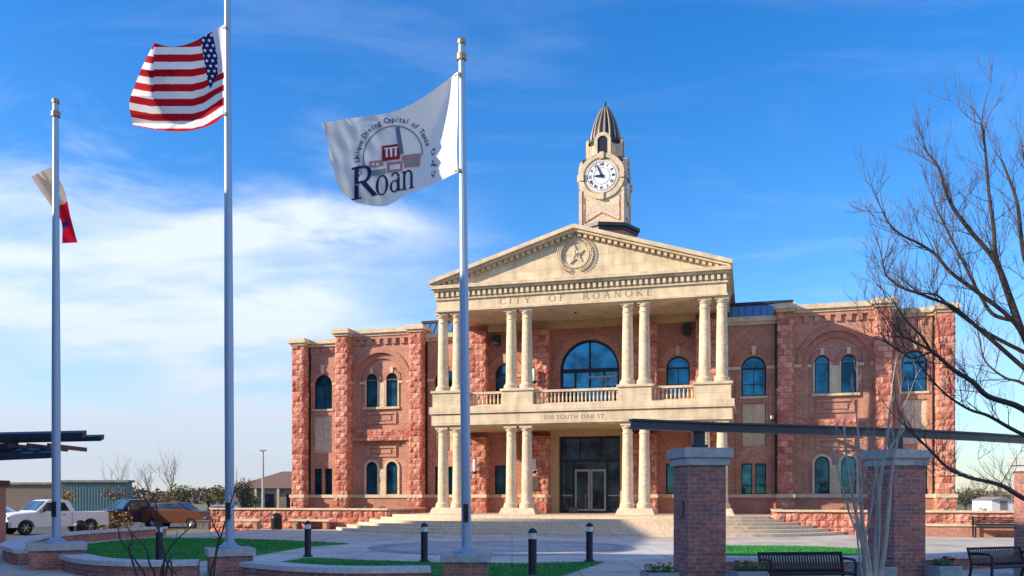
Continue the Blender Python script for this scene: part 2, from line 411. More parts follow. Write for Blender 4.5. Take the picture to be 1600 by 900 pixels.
body = MB()          # brick walls
trim = MB()          # darker trim brick (plinth, rings)
wsill = MB(); surround = MB(); keyst = MB(); impost = MB(); course = MB(); plinth = MB(); barch = MB(); jamb = MB(); corbel = MB(); relief = MB()
core = MB(); core.box(-18.2, 18.2, 5.6, 26, -.8, 10.15); core.build('building_core', M['wallbrick'], hall)
for m in (-1, 1):
    def X(a, b): return (m * a, m * b) if m > 0 else (m * b, m * a)
    # ---- link bay
    a, b = X(7.4, 10.1)
    wc = m * 8.8
    holes = [arch(wc, 6.32, 7.83, .64), rect(wc - .64, wc - .08, 1.05, 2.7), rect(wc + .08, wc + .64, 1.05, 2.7), rect(wc - .62, wc + .62, 3.62, 5.92)]
    body.prism(rect(a, b, 1.05, 10.15), WY, WY + .4, 'y', holes)
    ring(barch, wc, 7.95, .72, 1.15, WY - .05, WY + .05)
    window(hall, wc, 6.32, 7.83, .64, WY + .14)
    for k in (-1, 1): window(hall, wc + k * .36, 1.05, 2.7, .28, WY + .14, False, 'none', .05)
    wsill.box(wc - .72, wc + .72, WY - .07, WY + .1, 6.2, 6.32)
    # ---- main bay with tall blind arch
    a, b = X(10.7, 14.9); c = m * 12.95; R = 1.68
    body.prism(rect(a, b, 1.05, 10.62), WY, WY + .35, 'y', [arch(c, 1.05001, 7.95, R, 22)])
    hs = []
    for k in (-1, 1):
        hs += [arch(c + k * .66, 6.37, 8.03, .37), arch(c + k * .66, 1.08, 2.68, .37)]
    body.prism(rect(c - R - .1, c + R + .1, 1.05, 9.9), WY + .3, WY + .5, 'y', hs)
    ring(barch, c, 7.95, R + .003, R + .28, WY - .06, WY + .04)
    ring(barch, c, 7.95, R - .32, R - .003, WY + .16, WY + .31)
    for k in (-1, 1):
        jamb.box(c + k * (R - .16) - .16, c + k * (R - .16) + .16, WY + .16, WY + .32, 1.05, 7.95)
        for z0, zs in ((6.37, 8.03), (1.08, 2.68)):
            w = window(hall, c + k * .66, z0, zs, .37, WY + .36, True, 'mid', .05)
        # cream surrounds of the paired windows
        surround.prism(arch(c + k * .66, 1.0, 2.68, .5), WY + .22, WY + .33, 'y', [arch(c + k * .66, 1.06, 2.68, .375)])
        surround.prism(rect(c + k * .66 - .46, c + k * .66 + .46, 6.371, 8.03), WY + .24, WY + .33, 'y', [rect(c + k * .66 - .375, c + k * .66 + .375, 6.38, 8.02)])
        ring(barch, c + k * .66, 8.035, .375, .60, WY + .22, WY + .33)
        keyst.box(c + k * .66 - .09, c + k * .66 + .09, WY + .18, WY + .34, 8.42, 8.78)
    surround.box(c - .195, c + .195, WY + .225, WY + .33, 6.373, 7.85)
    surround.box(c - .155, c + .155, WY + .225, WY + .33, 1.05, 2.6)
    wsill.box(c - 1.2, c + 1.2, WY + .12, WY + .34, 6.24, 6.37)
    # brick relief panels
    for z0, z1 in ((5.35, 6.05), (3.35, 4.0)):
        relief.prism(rect(c - .95, c + .95, z0, z1), WY + .22, WY + .32, 'y', [rect(c - .83, c + .83, z0 + .12, z1 - .12)])
        relief.box(c - .6, c + .6, WY + .25, WY + .32, z0 + .2, z1 - .2)
    # corbel table
    for i in range(8):
        x = a + .25 + i * (b - a - .5) / 7
        corbel.box(x - .13, x + .13, WY - .12, WY + .02, 10.12, 10.45)
    corbel.box(a, b, WY - .13, WY + .02, 10.45, 10.63)
    # ---- end bay
    a, b = X(15.5, 17.8); wc = m * 16.75
    holes = [arch(wc, 6.32, 7.83, .61), rect(wc - .62, wc - .08, 1.05, 2.66), rect(wc + .08, wc + .62, 1.05, 2.66), rect(wc - .6, wc + .6, 3.62, 5.92)]
    body.prism(rect(a, b, 1.05, 10.15), WY, WY + .4, 'y', holes)
    ring(barch, wc, 7.95, .69, 1.08, WY - .05, WY + .05)
    window(hall, wc, 6.32, 7.83, .61, WY + .14)
    for k in (-1, 1): window(hall, wc + k * .35, 1.05, 2.66, .27, WY + .14, False, 'none', .05)
    wsill.box(wc - .7, wc + .7, WY - .07, WY + .1, 6.2, 6.32)
    for i in range(5):
        x = a + .2 + i * (b - a - .4) / 4
        corbel.box(x - .1, x + .1, WY - .09, WY + .02, 9.75, 10.05)
    # keystones + imposts
    for w_ in (m * 8.8, m * 16.75):
        keyst.taper(w_, WY - .02, 8.5, 9.02, .08, .09, .13, .11)
    for (p, q) in ((7.4, 8.13), (9.47, 10.1), (10.7, 11.22), (14.66, 14.9), (15.5, 16.1), (17.4, 17.8)):
        x0, x1 = X(p, q); impost.box(x0, x1, WY - .06, WY + .1, 7.76, 7.93)
    for (p, q) in ((11.55, 11.77), (14.07, 14.35)):
        x0, x1 = X(p, q)
        impost.box(min(x0, x1), max(x0, x1), WY + .14, WY + .3, 7.78, 7.93)
    # plinth + sill band
    for (p, q) in ((7.4, 10.05), (10.75, 14.85), (15.55, 17.75)):
        x0, x1 = X(p, q)
        plinth.box(x0, x1, WY - .12, WY + .4, -.8, .86)
        course.box(x0, x1, WY - .2, WY + .38, .86, 1.05)
    # thin brick jamb strips beside the windows
    for w_ in (8.8, 16.75):
        for k in (-1, 1):
            x = m * w_ + k * .86
            jamb.box(x - .08, x + .08, WY - .035, WY + .05, 1.05, 7.76)
body.build_each('brick_wall', M['wallbrick'], hall)
for nm, mb_, mt in (('brick_arch', barch, 'trimbrick'), ('brick_plinth', plinth, 'trimbrick'), ('brick_jamb', jamb, 'wallbrick'), ('corbel', corbel, 'wallbrick'), ('relief_panel', relief, 'wallbrick'),
                    ('window_sill', wsill, 'cream_plain'), ('window_surround', surround, 'cream_plain'), ('keystone', keyst, 'cream_plain'), ('impost', impost, 'cream_plain'), ('string_course', course, 'cream_plain')):
    mb_.build_each(nm, M[mt], hall)
for m in (-1, 1):
    for w_ in (8.8, 16.75):
        p = MB(); p.box(m * w_ - .6, m * w_ + .6, WY + .13, WY + .31, 3.625, 5.915)
        for i in (-1, 1):
            for j in range(3):
                p.box(m * w_ + i * .3 - .285, m * w_ + i * .3 + .285, WY + .1, WY + .3, 3.63 + j * .765, 3.63 + j * .765 + .75)
        p.build('stone_panel', M['cream_plain'], hall)
    # rock faced belt across the main bay
    p = MB(); c = m * 12.95
    x0, x1 = sorted((m * 10.8, m * 14.85))
    rough_wall(p, (x0, WY - .12), (x1, WY - .12), 4.32, 4.98, (0, -1), seed=31 + m, block=(.7, .33))
    p.box(x0, x1, WY - .11, WY + .3, 4.3, 5.0)
    p.build('rough_belt', M['rough'], hall)
# pilasters of the wings
pil_specs = []
for m in (-1, 1):
    for (p, q, top) in ((10.02, 10.78, 10.62), (14.8, 15.58, 10.62), (17.7, 18.5, 10.17)):
        x0, x1 = sorted((m * p, m * q)); pil_specs.append((x0, x1, PY, WY + .5, top))
for m in (-1, 1):
    for (p, q) in ((5.85, 7.4), (2.2, 3.75)):
        x0, x1 = sorted((m * p, m * q)); pil_specs.append((x0, x1, CY - .6, CY + .1, None))
for i, (x0, x1, y0, y1, top) in enumerate(pil_specs):
    if top:
        p = MB(); rough_pier(p, x0, x1, y0, y1, 1.05, top, seed=i * 3)
        rough_pier(p, x0 - .06, x1 + .06, y0 - .07, y1, -.8, .86, seed=i * 3 + 50)
        o = p.build('rough_pilaster', M['rough'], hall)
        c = MB(); c.box(x0 - .08, x1 + .08, y0 - .1, y1 + .1, top, top + .14); c.box(x0 - .2, x1 + .2, y0 - .22, y1 + .2, top + .14, top + .34)
        c.box(x0 - .14, x1 + .14, y0 - .16, y1 + .14, top + .34, top + .43)
        c.build('cap', M['cream_plain'], o)
        c = MB(); c.box(x0 - .1, x1 + .1, y0 - .14, y1, .863, 1.052); c.build('string_course', M['cream_plain'], o)
    else:
        p = MB(); rough_pier(p, x0, x1, y0, y1, 1.05, 4.3, seed=i * 3)
        rough_pier(p, x0 - .05, x1 + .05, y0 - .06, y1, 0, .86, seed=i * 3 + 50)
        rough_pier(p, x0, x1, y0, y1, 5.7, 10.3, seed=i * 3 + 90)
        o = p.build('rough_pilaster', M['rough'], hall)
        c = MB(); c.box(x0 - .09, x1 + .09, y0 - .13, y1, .863, 1.052); c.build('string_course', M['cream_plain'], o)
# parapet copings
cop = MB()
for m in (-1, 1):
    for (p, q, z, yy) in ((7.4, 10.0, 10.15, WY), (15.6, 17.7, 10.15, WY)):
        x0, x1 = sorted((m * p, m * q)); cop.box(x0, x1, yy - .12, yy + .6, z, z + .16); cop.box(x0, x1, yy - .25, yy + .66, z + .16, z + .42)
    x0, x1 = sorted((m * 10.8, m * 14.8)); cop.box(x0, x1, WY - .2, WY + .6, 10.63, 10.78); cop.box(x0, x1, WY - .33, WY + .66, 10.78, 11.03)
    x0, x1 = sorted((m * 18.2, m * 18.5)); cop.box(x0, x1, WY + .7, 26, 10.16, 10.6)
cop.build_each('coping', M['cream_plain'], hall)
side = MB()
for m in (-1, 1):
    x0, x1 = sorted((m * 10.9, m * 17.7)); side.box(x0, x1, WY + .5, 14, 10.16, 10.62)
side.build_each('upper_wall', M['wallbrick'], hall)

# ---- wall inside the portico
cw = MB()
hol = [arch(0, 5.75, 7.98, 1.66, 22), rect(-1.72, 1.72, .02, 4.28)]
for m in (-1, 1):
    hol.append(arch(m * 4.85, 6.3, 7.9, .62))
    hol.append(rect(m * 4.85 - .65, m * 4.85 + .65, 1.05, 2.7))
cw.prism(rect(-7.42, 7.42, 0, 10.78), CY, CY + .5, 'y', hol)
cw.box(-7.42, -7.1, CY + .5, WY + .5, 0, 10.78); cw.box(7.1, 7.42, CY + .5, WY + .5, 0, 10.78)
cw.build_each('portico_wall', M['trimbrick'], hall)
rr = MB()
ring(rr, 0, 7.98, 1.67, 2.0, CY - .05, CY + .03, n=32)
for m in (-1, 1):
    ring(rr, m * 4.85, 7.95, .7, 1.05, CY - .05, CY + .03)
rr.build_each('brick_arch', M['wallbrick'], hall)
st = MB()
for m in (-1, 1):
    st.taper(m * 4.85, CY - .03, 8.55, 9.05, .08, .08, .12, .1)
    for (p, q) in ((3.8, 4.2), (5.5, 5.82)):
        x0, x1 = sorted((m * p, m * q)); st.box(x0, x1, CY - .06, CY + .05, 7.72, 7.9)
    x0, x1 = sorted((m * 3.85, m * 5.8)); st.box(x0, x1, CY - .16, CY + .03, .863, 1.05)
    window(hall, m * 4.85, 6.3, 7.9, .62, CY + .14)
    for k in (-1, 1): window(hall, m * 4.85 + k * .32, 1.05, 2.7, .31, CY + .14, False, 'none', .05)
st.box(-5.8, 5.8, CY - .25, CY, 10.3, 10.77)
st.box(-2.2, 2.2, CY - .12, CY - .003, 4.29, 4.6)
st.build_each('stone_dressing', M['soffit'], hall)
tb = MB()
for m in (-1, 1):
    x0, x1 = sorted((m * 3.85, m * 5.8)); tb.box(x0, x1, CY - .1, CY + .02, 0, .86)
tb.build_each('brick_plinth', M['trimbrick'], hall)
# grand arched window
g = MB(); y = CY + .16
g.prism(arch(0, 5.75, 7.98, 1.66, 24), y, y + .14, 'y', [arch(0, 5.87, 7.98, 1.54, 24)])
g.box(-1.56, 1.56, y - .02, y + .12, 7.86, 8.06); g.box(-.05, .05, y + .01, y + .11, 8.06, 9.53)
for x in (-.82, .0, .82): g.box(x - .05, x + .05, y + .01, y + .11, 5.85, 7.86)
for s_ in (-1, 1): g.box(s_ * .87, s_ * 1.55, y + .02, y + .1, 7.0, 7.06)
gw = g.build('arched_window', M['frame'], hall)
p = MB(); p.prism(arch(0, 5.8, 7.98, 1.6, 24), y + .06, y + .075, 'y'); p.build('pane', M['glass'], gw)
g = MB()
for x in (.86, 1.24): g.box(x - .03, x + .03, y - .02, y + .055, 5.86, 7.55)
g.box(-.04, 1.5, y - .02, y + .055, 7.52, 7.62); g.build('glazing_bar', M['alum'], gw)
# entrance: storefront with doors
y = CY + .3; e = MB()
e.prism(rect(-1.72, 1.72, .02, 4.28), y, y + .14, 'y', [rect(-1.62, -.62, 3.0, 4.18), rect(-.54, .54, 3.0, 4.18), rect(.62, 1.62, 3.0, 4.18), rect(-1.62, -1.0, .12, 2.88), rect(-.9, .9, .12, 2.88), rect(1.0, 1.62, .12, 2.88)])
en = e.build('entrance', M['frame'], hall)
p = MB(); p.box(-1.65, 1.65, y + .09, y + .10, .1, 4.2); p.build('pane', M['doorglass'], en)
for x0, x1 in ((-.88, -.02), (.02, .88)):
    d = MB(); d.prism(rect(x0, x1, .12, 2.45), y + .01, y + .06, 'y', [rect(x0 + .1, x1 - .1, .24, 2.33)])
    dd = d.build('door', M['alum'], en)
h = MB(); h.tube([(-.12, y - .06, .9), (-.12, y - .06, 1.5)], .02); h.build('door_handle', M['alum'], en)
h = MB(); h.tube([(.12, y - .06, .9), (.12, y - .06, 1.5)], .02); h.build('door_handle', M['alum'], en)
b = MB(); b.box(1.0, 1.62, y + .03, y + .08, .95, 1.02); b.box(-1.62, -1.0, y + .03, y + .08, .95, 1.02); b.build('rail', M['alum'], en)
# cream reveal either side of the door
b = MB()
for m in (-1, 1):
    x0, x1 = sorted((m * 1.724, m * 2.2)); b.box(x0, x1, CY - .11, CY - .003, .0, 4.285)
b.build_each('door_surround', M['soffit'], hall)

# ---- floors, balcony
f = MB(); f.box(-8.0, 8.0, -.45, 4.4, -.3, 0.0); f.build('portico_floor', M['cream_plain'], hall)
s = MB()
s.box(-7.65, 7.65, .12, CY, 4.62, 4.7)
s.box(-7.78, 7.78, -.02, CY + .8, 4.7, 5.27)
s.box(-7.88, 7.88, -.12, CY + .8, 5.3, 5.68)
s.box(-7.72, 7.72, .05, CY, 5.26, 5.31)
s.build('balcony_slab', M['cream'], hall)
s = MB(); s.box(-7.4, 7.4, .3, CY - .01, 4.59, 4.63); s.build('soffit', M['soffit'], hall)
COLX = (7.28, 6.45, 3.48, 2.63)
for m in (-1, 1):
    for (p, q) in ((5.95, 7.72), (2.22, 3.88)):
        x0, x1 = sorted((m * p, m * q)); s = MB()
        s.box(x0, x1, -.02, .95, 5.68, 6.42); s.box(x0 - .08, x1 + .08, -.1, 1.03, 6.42, 6.54)
        s.build('pedestal', M['cream'], hall)
        s = MB(); s.taper((x0 + x1) / 2, .5, .0, .33, (x1 - x0) / 2 + .16, .62, (x1 - x0) / 2 + .02, .5)
        s.build('column_plinth', M['cream_plain'], hall)
def column_mb(x, z0, z1):
    c = MB(); H = z1 - z0; r = .295
    prof = [(r * 1.42, 0), (r * 1.42, .1), (r * 1.3, .11), (r * 1.36, .17), (r * 1.3, .23), (r * 1.12, .26), (r * 1.04, .34)]
    for i in range(9):
        t = i / 8; prof.append((r * (1 - .17 * t ** 1.6), .34 + (H - .34 - .55) * t))
    rt = r * .83
    prof += [(rt * 1.13, H - .52), (rt * 1.13, H - .47), (rt, H - .46), (rt, H - .30), (rt * 1.12, H - .28), (rt * 1.38, H - .18), (rt * 1.42, H - .13)]
    c.lathe(prof, 28, (x, .45, z0))
    c.box(x - .34, x + .34, .11, .79, z1 - .13, z1)
    return c
for (z0, z1) in ((.33, 4.63), (6.54, 10.72)):
    for m in (-1, 1):
        for x in COLX:
            column_mb(m * x, z0, z1).build('column', M['cream_plain'], hall, smooth='auto')
def balustrade(x0, x1, y0=.38, axis='x'):
    r = MB()
    if axis == 'x':
        r.box(x0, x1, y0 - .12, y0 + .12, 6.33, 6.45); r.box(x0, x1, y0 - .1, y0 + .1, 5.68, 5.77)
    else:
        r.box(y0 - .12, y0 + .12, x0, x1, 6.33, 6.45); r.box(y0 - .1, y0 + .1, x0, x1, 5.68, 5.77)
    o = r.build('balustrade', M['cream_plain'], hall)
    b = MB(); n = max(2, int((x1 - x0) / .2))
    for i in range(n):
        t = x0 + (x1 - x0) * (i + .5) / n
        c = (t, y0, 5.77) if axis == 'x' else (y0, t, 5.77)
        b.lathe([(.06, 0), (.035, .06), (.055, .18), (.05, .28), (.03, .42), (.05, .5), (.05, .56)], 8, c)
    b.build('balusters', M['cream_plain'], o, smooth=True)
balustrade(-2.22, 2.22); balustrade(-5.95, -3.88); balustrade(3.88, 5.95)
balustrade(1.03, 3.5, 7.5, 'y'); balustrade(1.03, 3.5, -7.5, 'y')

# ---- entablature, pediment
en = MB()
en.prism(rect(-7.5, 7.5, .05, 4.1), 10.72, 11.36, 'z', [rect(-6.9, 6.9, .85, 3.95)])
en.box(-7.57, 7.57, -.03, 4.1, 10.735, 10.83)
en.box(-7.58, 7.58, -.05, 4.95, 11.36, 11.46)
en.box(-7.52, 7.52, .04, 4.95, 11.45, 11.78)
en.box(-7.65, 7.65, -.2, 4.95, 11.78, 11.9)
en.box(-7.74, 7.74, -.36, 4.95, 11.9, 12.07)
en.build('entablature', M['cream'], hall)
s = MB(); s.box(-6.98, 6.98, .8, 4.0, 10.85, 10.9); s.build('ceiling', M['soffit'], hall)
dn = MB(); n = 52
for i in range(n):
    x = -7.43 + 14.86 * i / (n - 1); dn.box(x - .075, x + .075, -.14, .06, 11.5, 11.76)
for i in range(15):
    y = .2 + i * .3
    for m in (-1, 1): dn.box(m * 7.5, m * 7.62, y - .075, y + .075, 11.5, 11.76)
dn.build('dentils', M['cream_plain'], hall)
AP = 14.72; EV = 12.36
def rake(mb, z_off, th, y0, y1, x_ext=7.78):
    sl = (AP - EV) / 7.78
    for m in (-1, 1):
        p = [(0, AP - z_off), (m * x_ext, AP - sl * x_ext - z_off), (m * x_ext, AP - sl * x_ext - z_off - th), (0, AP - z_off - th)]
        if m > 0: p = p[::-1]
        mb.prism(p, y0, y1, 'y')
pd = MB(); sl = (AP - EV) / 7.78
pd.prism([(-7.5, 12.07), (7.5, 12.07), (7.5, EV - .18), (0, AP - .2), (-7.5, EV - .18)], .1, .4, 'y')
rake(pd, 0, .2, -.42, 12.5); rake(pd, .2, .12, -.28, 4.9, 7.68)
pd.box(-7.6, -7.45, .4, 4.95, 12.07, 12.2); pd.box(7.45, 7.6, .4, 4.95, 12.07, 12.2)
pd.build('pediment', M['cream'], hall)
n = 24
for m in (-1, 1):
    dn = MB()
    for i in range(n):
        x = .25 + 7.1 * i / (n - 1); z = AP - sl * x - .32
        dn.box(m * x - .085, m * x + .085, -.14, .12, z - .17, z + .02)
    dn.build('rake_dentils', M['cream_plain'], hall)
rf = MB()
for m in (-1, 1):
    p = [(0, AP + .03), (m * 7.74, EV + .04), (m * 7.74, EV + .014), (0, AP + .001)]
    rf.prism(p if m < 0 else p[::-1], -.3, 12.4, 'y')
rf.build('gable_roof', M['roofblue'], hall)
gb = MB(); gb.prism([(-7.5, 11.0), (7.5, 11.0), (7.5, 12.3), (0, 14.4), (-7.5, 12.3)], 5.0, 12.4, 'y'); gb.build('attic_wall', M['wallbrick'], hall)
# star in a wreath
em = MB(); zc = 13.27
star = []
for i in range(10):
    r = .52 if i % 2 == 0 else .21; a = pi / 2 + i * pi / 5 + .12; star.append((r * cos(a), zc + r * sin(a)))
vs = [(x, .09, z) for x, z in star] + [(0, -.06, zc)]
em.add(vs, [(i, (i + 1) % 10, 10) for i in range(10)])
em.prism(star, .03, .11, 'y')
for m in (-1, 1):
    path = [(m * .84 * cos(a), .02, zc + .84 * sin(a)) for a in [-pi / 2 + .25 + (pi - .6) * i / 20 for i in range(21)]]
    em.tube(path, .035, 6)
    for i in range(17):
        a = -pi / 2 + .3 + (pi - .65) * i / 16
        for k in (-1, 1):
            r = .84 + k * .09; c = Vector((m * r * cos(a), .0, zc + r * sin(a))); t = Vector((-m * sin(a), 0, cos(a))); o_ = Vector((m * cos(a), 0, sin(a)))
            tip = c + t * .14 + o_ * k * .06; w = o_ * .045
            em.add([c - t * .03, c + w + t * .05, tip, c - w + t * .05, c + t * .05 + Vector((0, -.06, 0))], [(0, 1, 4), (1, 2, 4), (2, 3, 4), (3, 0, 4)])
ring(em, 0, zc, .62, .68, .04, .11, 0, 2 * pi - .001, 40)
em.build('star_and_wreath', M['cream_plain'], hall)

def lettering(txt, cx, z, y, size, parent, mat, spacing=1.25, bold=.008, width=None, ws=1.0, th=.012):
    vs, fs = text_mesh(txt, size, spacing, bold, wspace=ws)
    xs = [v.x for v in vs]; k = 1
    if width: k = width / (max(xs) - min(xs))
    mid = (max(xs) + min(xs)) / 2
    mb = MB(); n = len(vs)
    mb.add([((v.x - mid) * k + cx, y, v.y + z) for v in vs], fs)
    return mb.build('lettering', mat, parent)
# serifed capitals for the frieze, laid flat as thick and thin strokes
def stroke_letters(txt, h, gap=.28, space=.9, TH_=.17):
    """returns polygons (list of 4-point quads in 2D) of roman capitals; widths relative to height h"""
    T = TH_; t = .075; S = .045; out = []; x = 0
    def q(x0, y0, x1, y1, w):
        d = Vector((x1 - x0, y1 - y0)); n = Vector((-d.y, d.x)).normalized() * w / 2
        return [(x0 + n.x, y0 + n.y), (x1 + n.x, y1 + n.y), (x1 - n.x, y1 - n.y), (x0 - n.x, y0 - n.y)]
    def ser(xx, yy, w=.34): return q(xx - w / 2, yy, xx + w / 2, yy, S)
    def arcs(cx, cy, rx, ry, a0, a1, thick=T, thin=t, n=14):
        r = []
        for i in range(n):
            a, b = a0 + (a1 - a0) * i / n, a0 + (a1 - a0) * (i + 1) / n
            wa = thin + (thick - thin) * abs(cos(a)); wb = thin + (thick - thin) * abs(cos(b))
            r.append([(cx + (rx + 0) * cos(a), cy + ry * sin(a)), (cx + rx * cos(b), cy + ry * sin(b)),
                      (cx + (rx - wb) * cos(b), cy + (ry - thin) * sin(b)), (cx + (rx - wa) * cos(a), cy + (ry - thin) * sin(a))])
        return r
    for ch in txt:
        L = []; w = .6
        if ch == 'C': w = .8; L = arcs(.42, .5, .42, .52, radians(42), radians(318)) + [q(.74, .72, .78, .98, S), q(.74, .28, .78, .02, S)]
        elif ch == 'O': w = .95; L = arcs(.47, .5, .47, .52, 0, 2 * pi, n=24)
        elif ch == 'I': w = .36; L = [q(.18, 0, .18, 1, T), ser(.18, .02), ser(.18, .98)]
        elif ch == 'T': w = .8; L = [q(.4, 0, .4, 1, T), q(0, .96, .8, .96, t), q(.02, .75, .02, .98, S), q(.78, .75, .78, .98, S), ser(.4, .02)]
        elif ch == 'Y': w = .86; L = [q(.08, 1, .43, .48, T), q(.78, 1, .43, .48, t), q(.43, 0, .43, .5, T), ser(.1, .98), ser(.77, .98, .26), ser(.43, .02)]
        elif ch == 'F': w = .64; L = [q(.17, 0, .17, 1, T), q(.17, .96, .62, .96, t), q(.17, .52, .48, .52, t), q(.6, .78, .6, .98, S), q(.48, .42, .48, .62, S), ser(.17, .02)]
        elif ch == 'E': w = .68; L = [q(.17, 0, .17, 1, T), q(.02, .96, .62, .96, t), q(.17, .52, .5, .52, t), q(.02, .04, .66, .04, t), q(.6, .76, .6, .98, S), q(.65, .02, .65, .24, S), q(.5, .42, .5, .62, S)]
        elif ch == 'R': w = .84; L = [q(.17, 0, .17, 1, T), ser(.17, .02), q(.02, .96, .4, .96, t), q(.17, .5, .4, .5, t)] + arcs(.38, .73, .3, .27, -pi / 2, pi / 2) + [q(.38, .5, .78, .02, T), ser(.78, .02, .18)]
        elif ch == 'A': w = .92; L = [q(.42, 1, .12, 0, t), q(.42, 1, .76, 0, T), q(.22, .36, .62, .36, t), ser(.12, .02, .28), ser(.76, .02)]
        elif ch == 'N': w = .9; L = [q(.12, 0, .12, 1, t), q(.12, 1, .76, 0, T), q(.76, 0, .76, 1, t), ser(.12, .02, .28), ser(.76, .98, .28), ser(.06, .98, .2)]
        elif ch == 'K': w = .86; L = [q(.17, 0, .17, 1, T), ser(.17, .02), ser(.17, .98), q(.17, .42, .7, .98, t), q(.34, .58, .76, .02, T), ser(.7, .98, .26), ser(.78, .02, .24)]
        elif ch == 'o': w = .66; L = arcs(.32, .32, .32, .34, 0, 2 * pi, .14, .05, 20)
        elif ch == 'a': w = .6; L = arcs(.24, .2, .24, .21, 0, 2 * pi, .12, .05, 16) + [q(.44, .02, .44, .46, .13), q(.44, .03, .58, .03, .05)] + arcs(.27, .46, .24, .2, .1, pi - .5, .12, .05, 8)
        elif ch == 'n': w = .74; L = [q(.14, 0, .14, .62, .13), ser(.14, .02, .28), ser(.09, .61, .16), q(.56, 0, .56, .44, .13), ser(.56, .02, .28)] + arcs(.36, .42, .265, .23, 0, pi - .4, .12, .06, 10)
        elif ch == 'k': w = .72; L = [q(.14, 0, .14, 1, .13), ser(.14, .02, .28), ser(.09, .98, .16), q(.14, .26, .54, .62, .05), q(.28, .38, .6, .02, .13), ser(.54, .62, .2), ser(.62, .02, .2)]
        elif ch == 'e': w = .6; L = arcs(.3, .32, .3, .34, radians(5), radians(315), .14, .05, 18) + [q(.04, .36, .58, .36, .05)]
        elif ch == ' ': w = space
        for poly in L: out.append([((px + x) * h, py * h) for px, py in poly])
        x += w + gap
    return out, (x - gap) * h
def frieze_text(txt, cx, zb, y, h, parent, mat, width, gap=.3, space=1.2):
    polys, wd = stroke_letters(txt, h, gap, space); k = width / wd; mb = MB(); far = None
    for i, p in enumerate(polys):
        yy = y - .0006 * (i % 3)
        q = [(cx - width / 2 + a * k, yy, zb + b) for a, b in p]
        if far is not None and min(v[0] for v in q) > far + .06 * h * k: mb.build('letter', mat, parent); mb = MB(); far = None
        far = max([v[0] for v in q] + ([far] if far is not None else []))
        mb.add(q, [(0, 1, 2, 3)])
    return mb.build('letter', mat, parent)
frieze_text('CITY OF ROANOKE', -.05, 10.95, .046, .33, hall, M['letter_shade'], 7.9, .42, 1.5)
lettering('500 SOUTH OAK ST', -.05, 4.98, -.024, .3, hall, M['letter_shade'], 1.2, .006, width=3.1)

# ---- lamps, speakers, plaque
def sconce(x, z):
    s = MB(); s.lathe([(.1, 0), (.12, .05), (.12, .12), (.05, .14)], 14, (x, CY - .85, z - .14)); s.box(x - .04, x + .04, CY - .85, CY - .55, z, z + .06)
    o = s.build('wall_lamp', M['black'], hall)
    l = MB(); l.lathe([(.11, 0), (.115, .1), (.115, .62), (.09, .68), (.02, .7)], 14, (x, CY - .85, z)); l.build('lamp_glass', M['lens'], o, smooth='auto')
for x in (-6.4, 6.7, -2.95, 3.0):
    sconce(x, 2.35)
for x in (-2.95, 3.0): sconce(x, 7.35)
for x, z in ((-5.3, 9.55), (5.35, 9.6)):
    s = MB(); s.box(x - .2, x + .2, CY - .42, CY - .1, z, z + .55); s.tube([(x, CY - .1, z + .3), (x, CY, z + .3)], .05); s.build('loudspeaker', M['black'], hall)
s = MB(); s.lathe([(.1, 0), (.1, -.08), (.07, -.16), (.01, -.2)], 12, (-.35, 1.9, 10.86)); s.build('security_camera', M['black'], hall)
s = MB(); s.box(-3.3, -2.75, CY - .72, CY - .66, 1.3, 2.05); s.build('plaque', M['plaque'], hall)
s = MB(); s.lathe([(.08, 0), (.11, .05), (.11, .16), (.04, .2)], 10, (9.75, WY - .2, 5.05)); s.box(9.72, 9.78, WY - .2, WY + .02, 5.1, 5.15); s.build('wall_lamp', M['lens'], hall)
for m in (-1, 1):
    x = m * 10.0; s = MB(); s.box(m * 9.93 - .05, m * 9.93 + .05, WY - .1, WY + .0, 1.05, 10.15); s.build('shade_strip', M['black'], hall)  # black strip standing in for the shade beside the inner pilaster
    s = MB(); s.box(m * 17.62 - .05, m * 17.62 + .05, WY - .1, WY, 1.05, 10.1); s.build('shade_strip', M['black'], hall)  # black strip standing in for the shade beside the end pilaster
# ---- metal roof behind the link parapets
for m in (-1, 1):
    x0, x1 = sorted((m * 7.45, m * 10.9)); r = MB()
    r.prism([(5.62, 10.4), (6.6, 11.62), (9, 11.62), (9, 10.4)], x0, x1, 'x')
    o = r.build('link_roof', M['roofblue'], hall)
    r = MB(); n = 9
    for i in range(n):
        x = x0 + (x1 - x0) * (i + .5) / n
        r.tube([(x, 5.6, 10.42), (x, 6.58, 11.64)], .022, 4)
    r.build('roof_seam', M['roofblue'], o)
    r = MB(); r.box(x0, x1, 6.5, 6.75, 11.6, 11.74); r.build('ridge', M['towermetal'], o)

# ---- clock tower (turned slightly to stand on its diagonal brick base)
TC = (0.17, 8.6)
tb = MB()
def dsq(h, z0, z1, mb, rot=pi / 4 + .12, cx=TC[0], cy=TC[1]):
    p = [(cx + h * cos(rot + k * pi / 2), cy + h * sin(rot + k * pi / 2)) for k in range(4)]
    mb.prism(p, z0, z1, 'z')
def octo(mb, r, z0, z1, c=TC, r1=None, rot=pi / 8):
    r1 = r1 or r; n = 8; vs = []
    for rr_, z in ((r, z0), (r1, z1)):
        for k in range(n): a = rot + k * pi / 4; vs.append((c[0] + rr_ * cos(a), c[1] + rr_ * sin(a), z))
    fs = [tuple(range(n - 1, -1, -1)), tuple(range(n, 2 * n))] + [(k, (k + 1) % n, n + (k + 1) % n, n + k) for k in range(n)]
    mb.add(vs, fs)
octo(tb, 1.9, 12.0, 16.55, rot=pi / 8 + .35)
tower = tb.build('clock_tower', M['trimbrick'], hall)
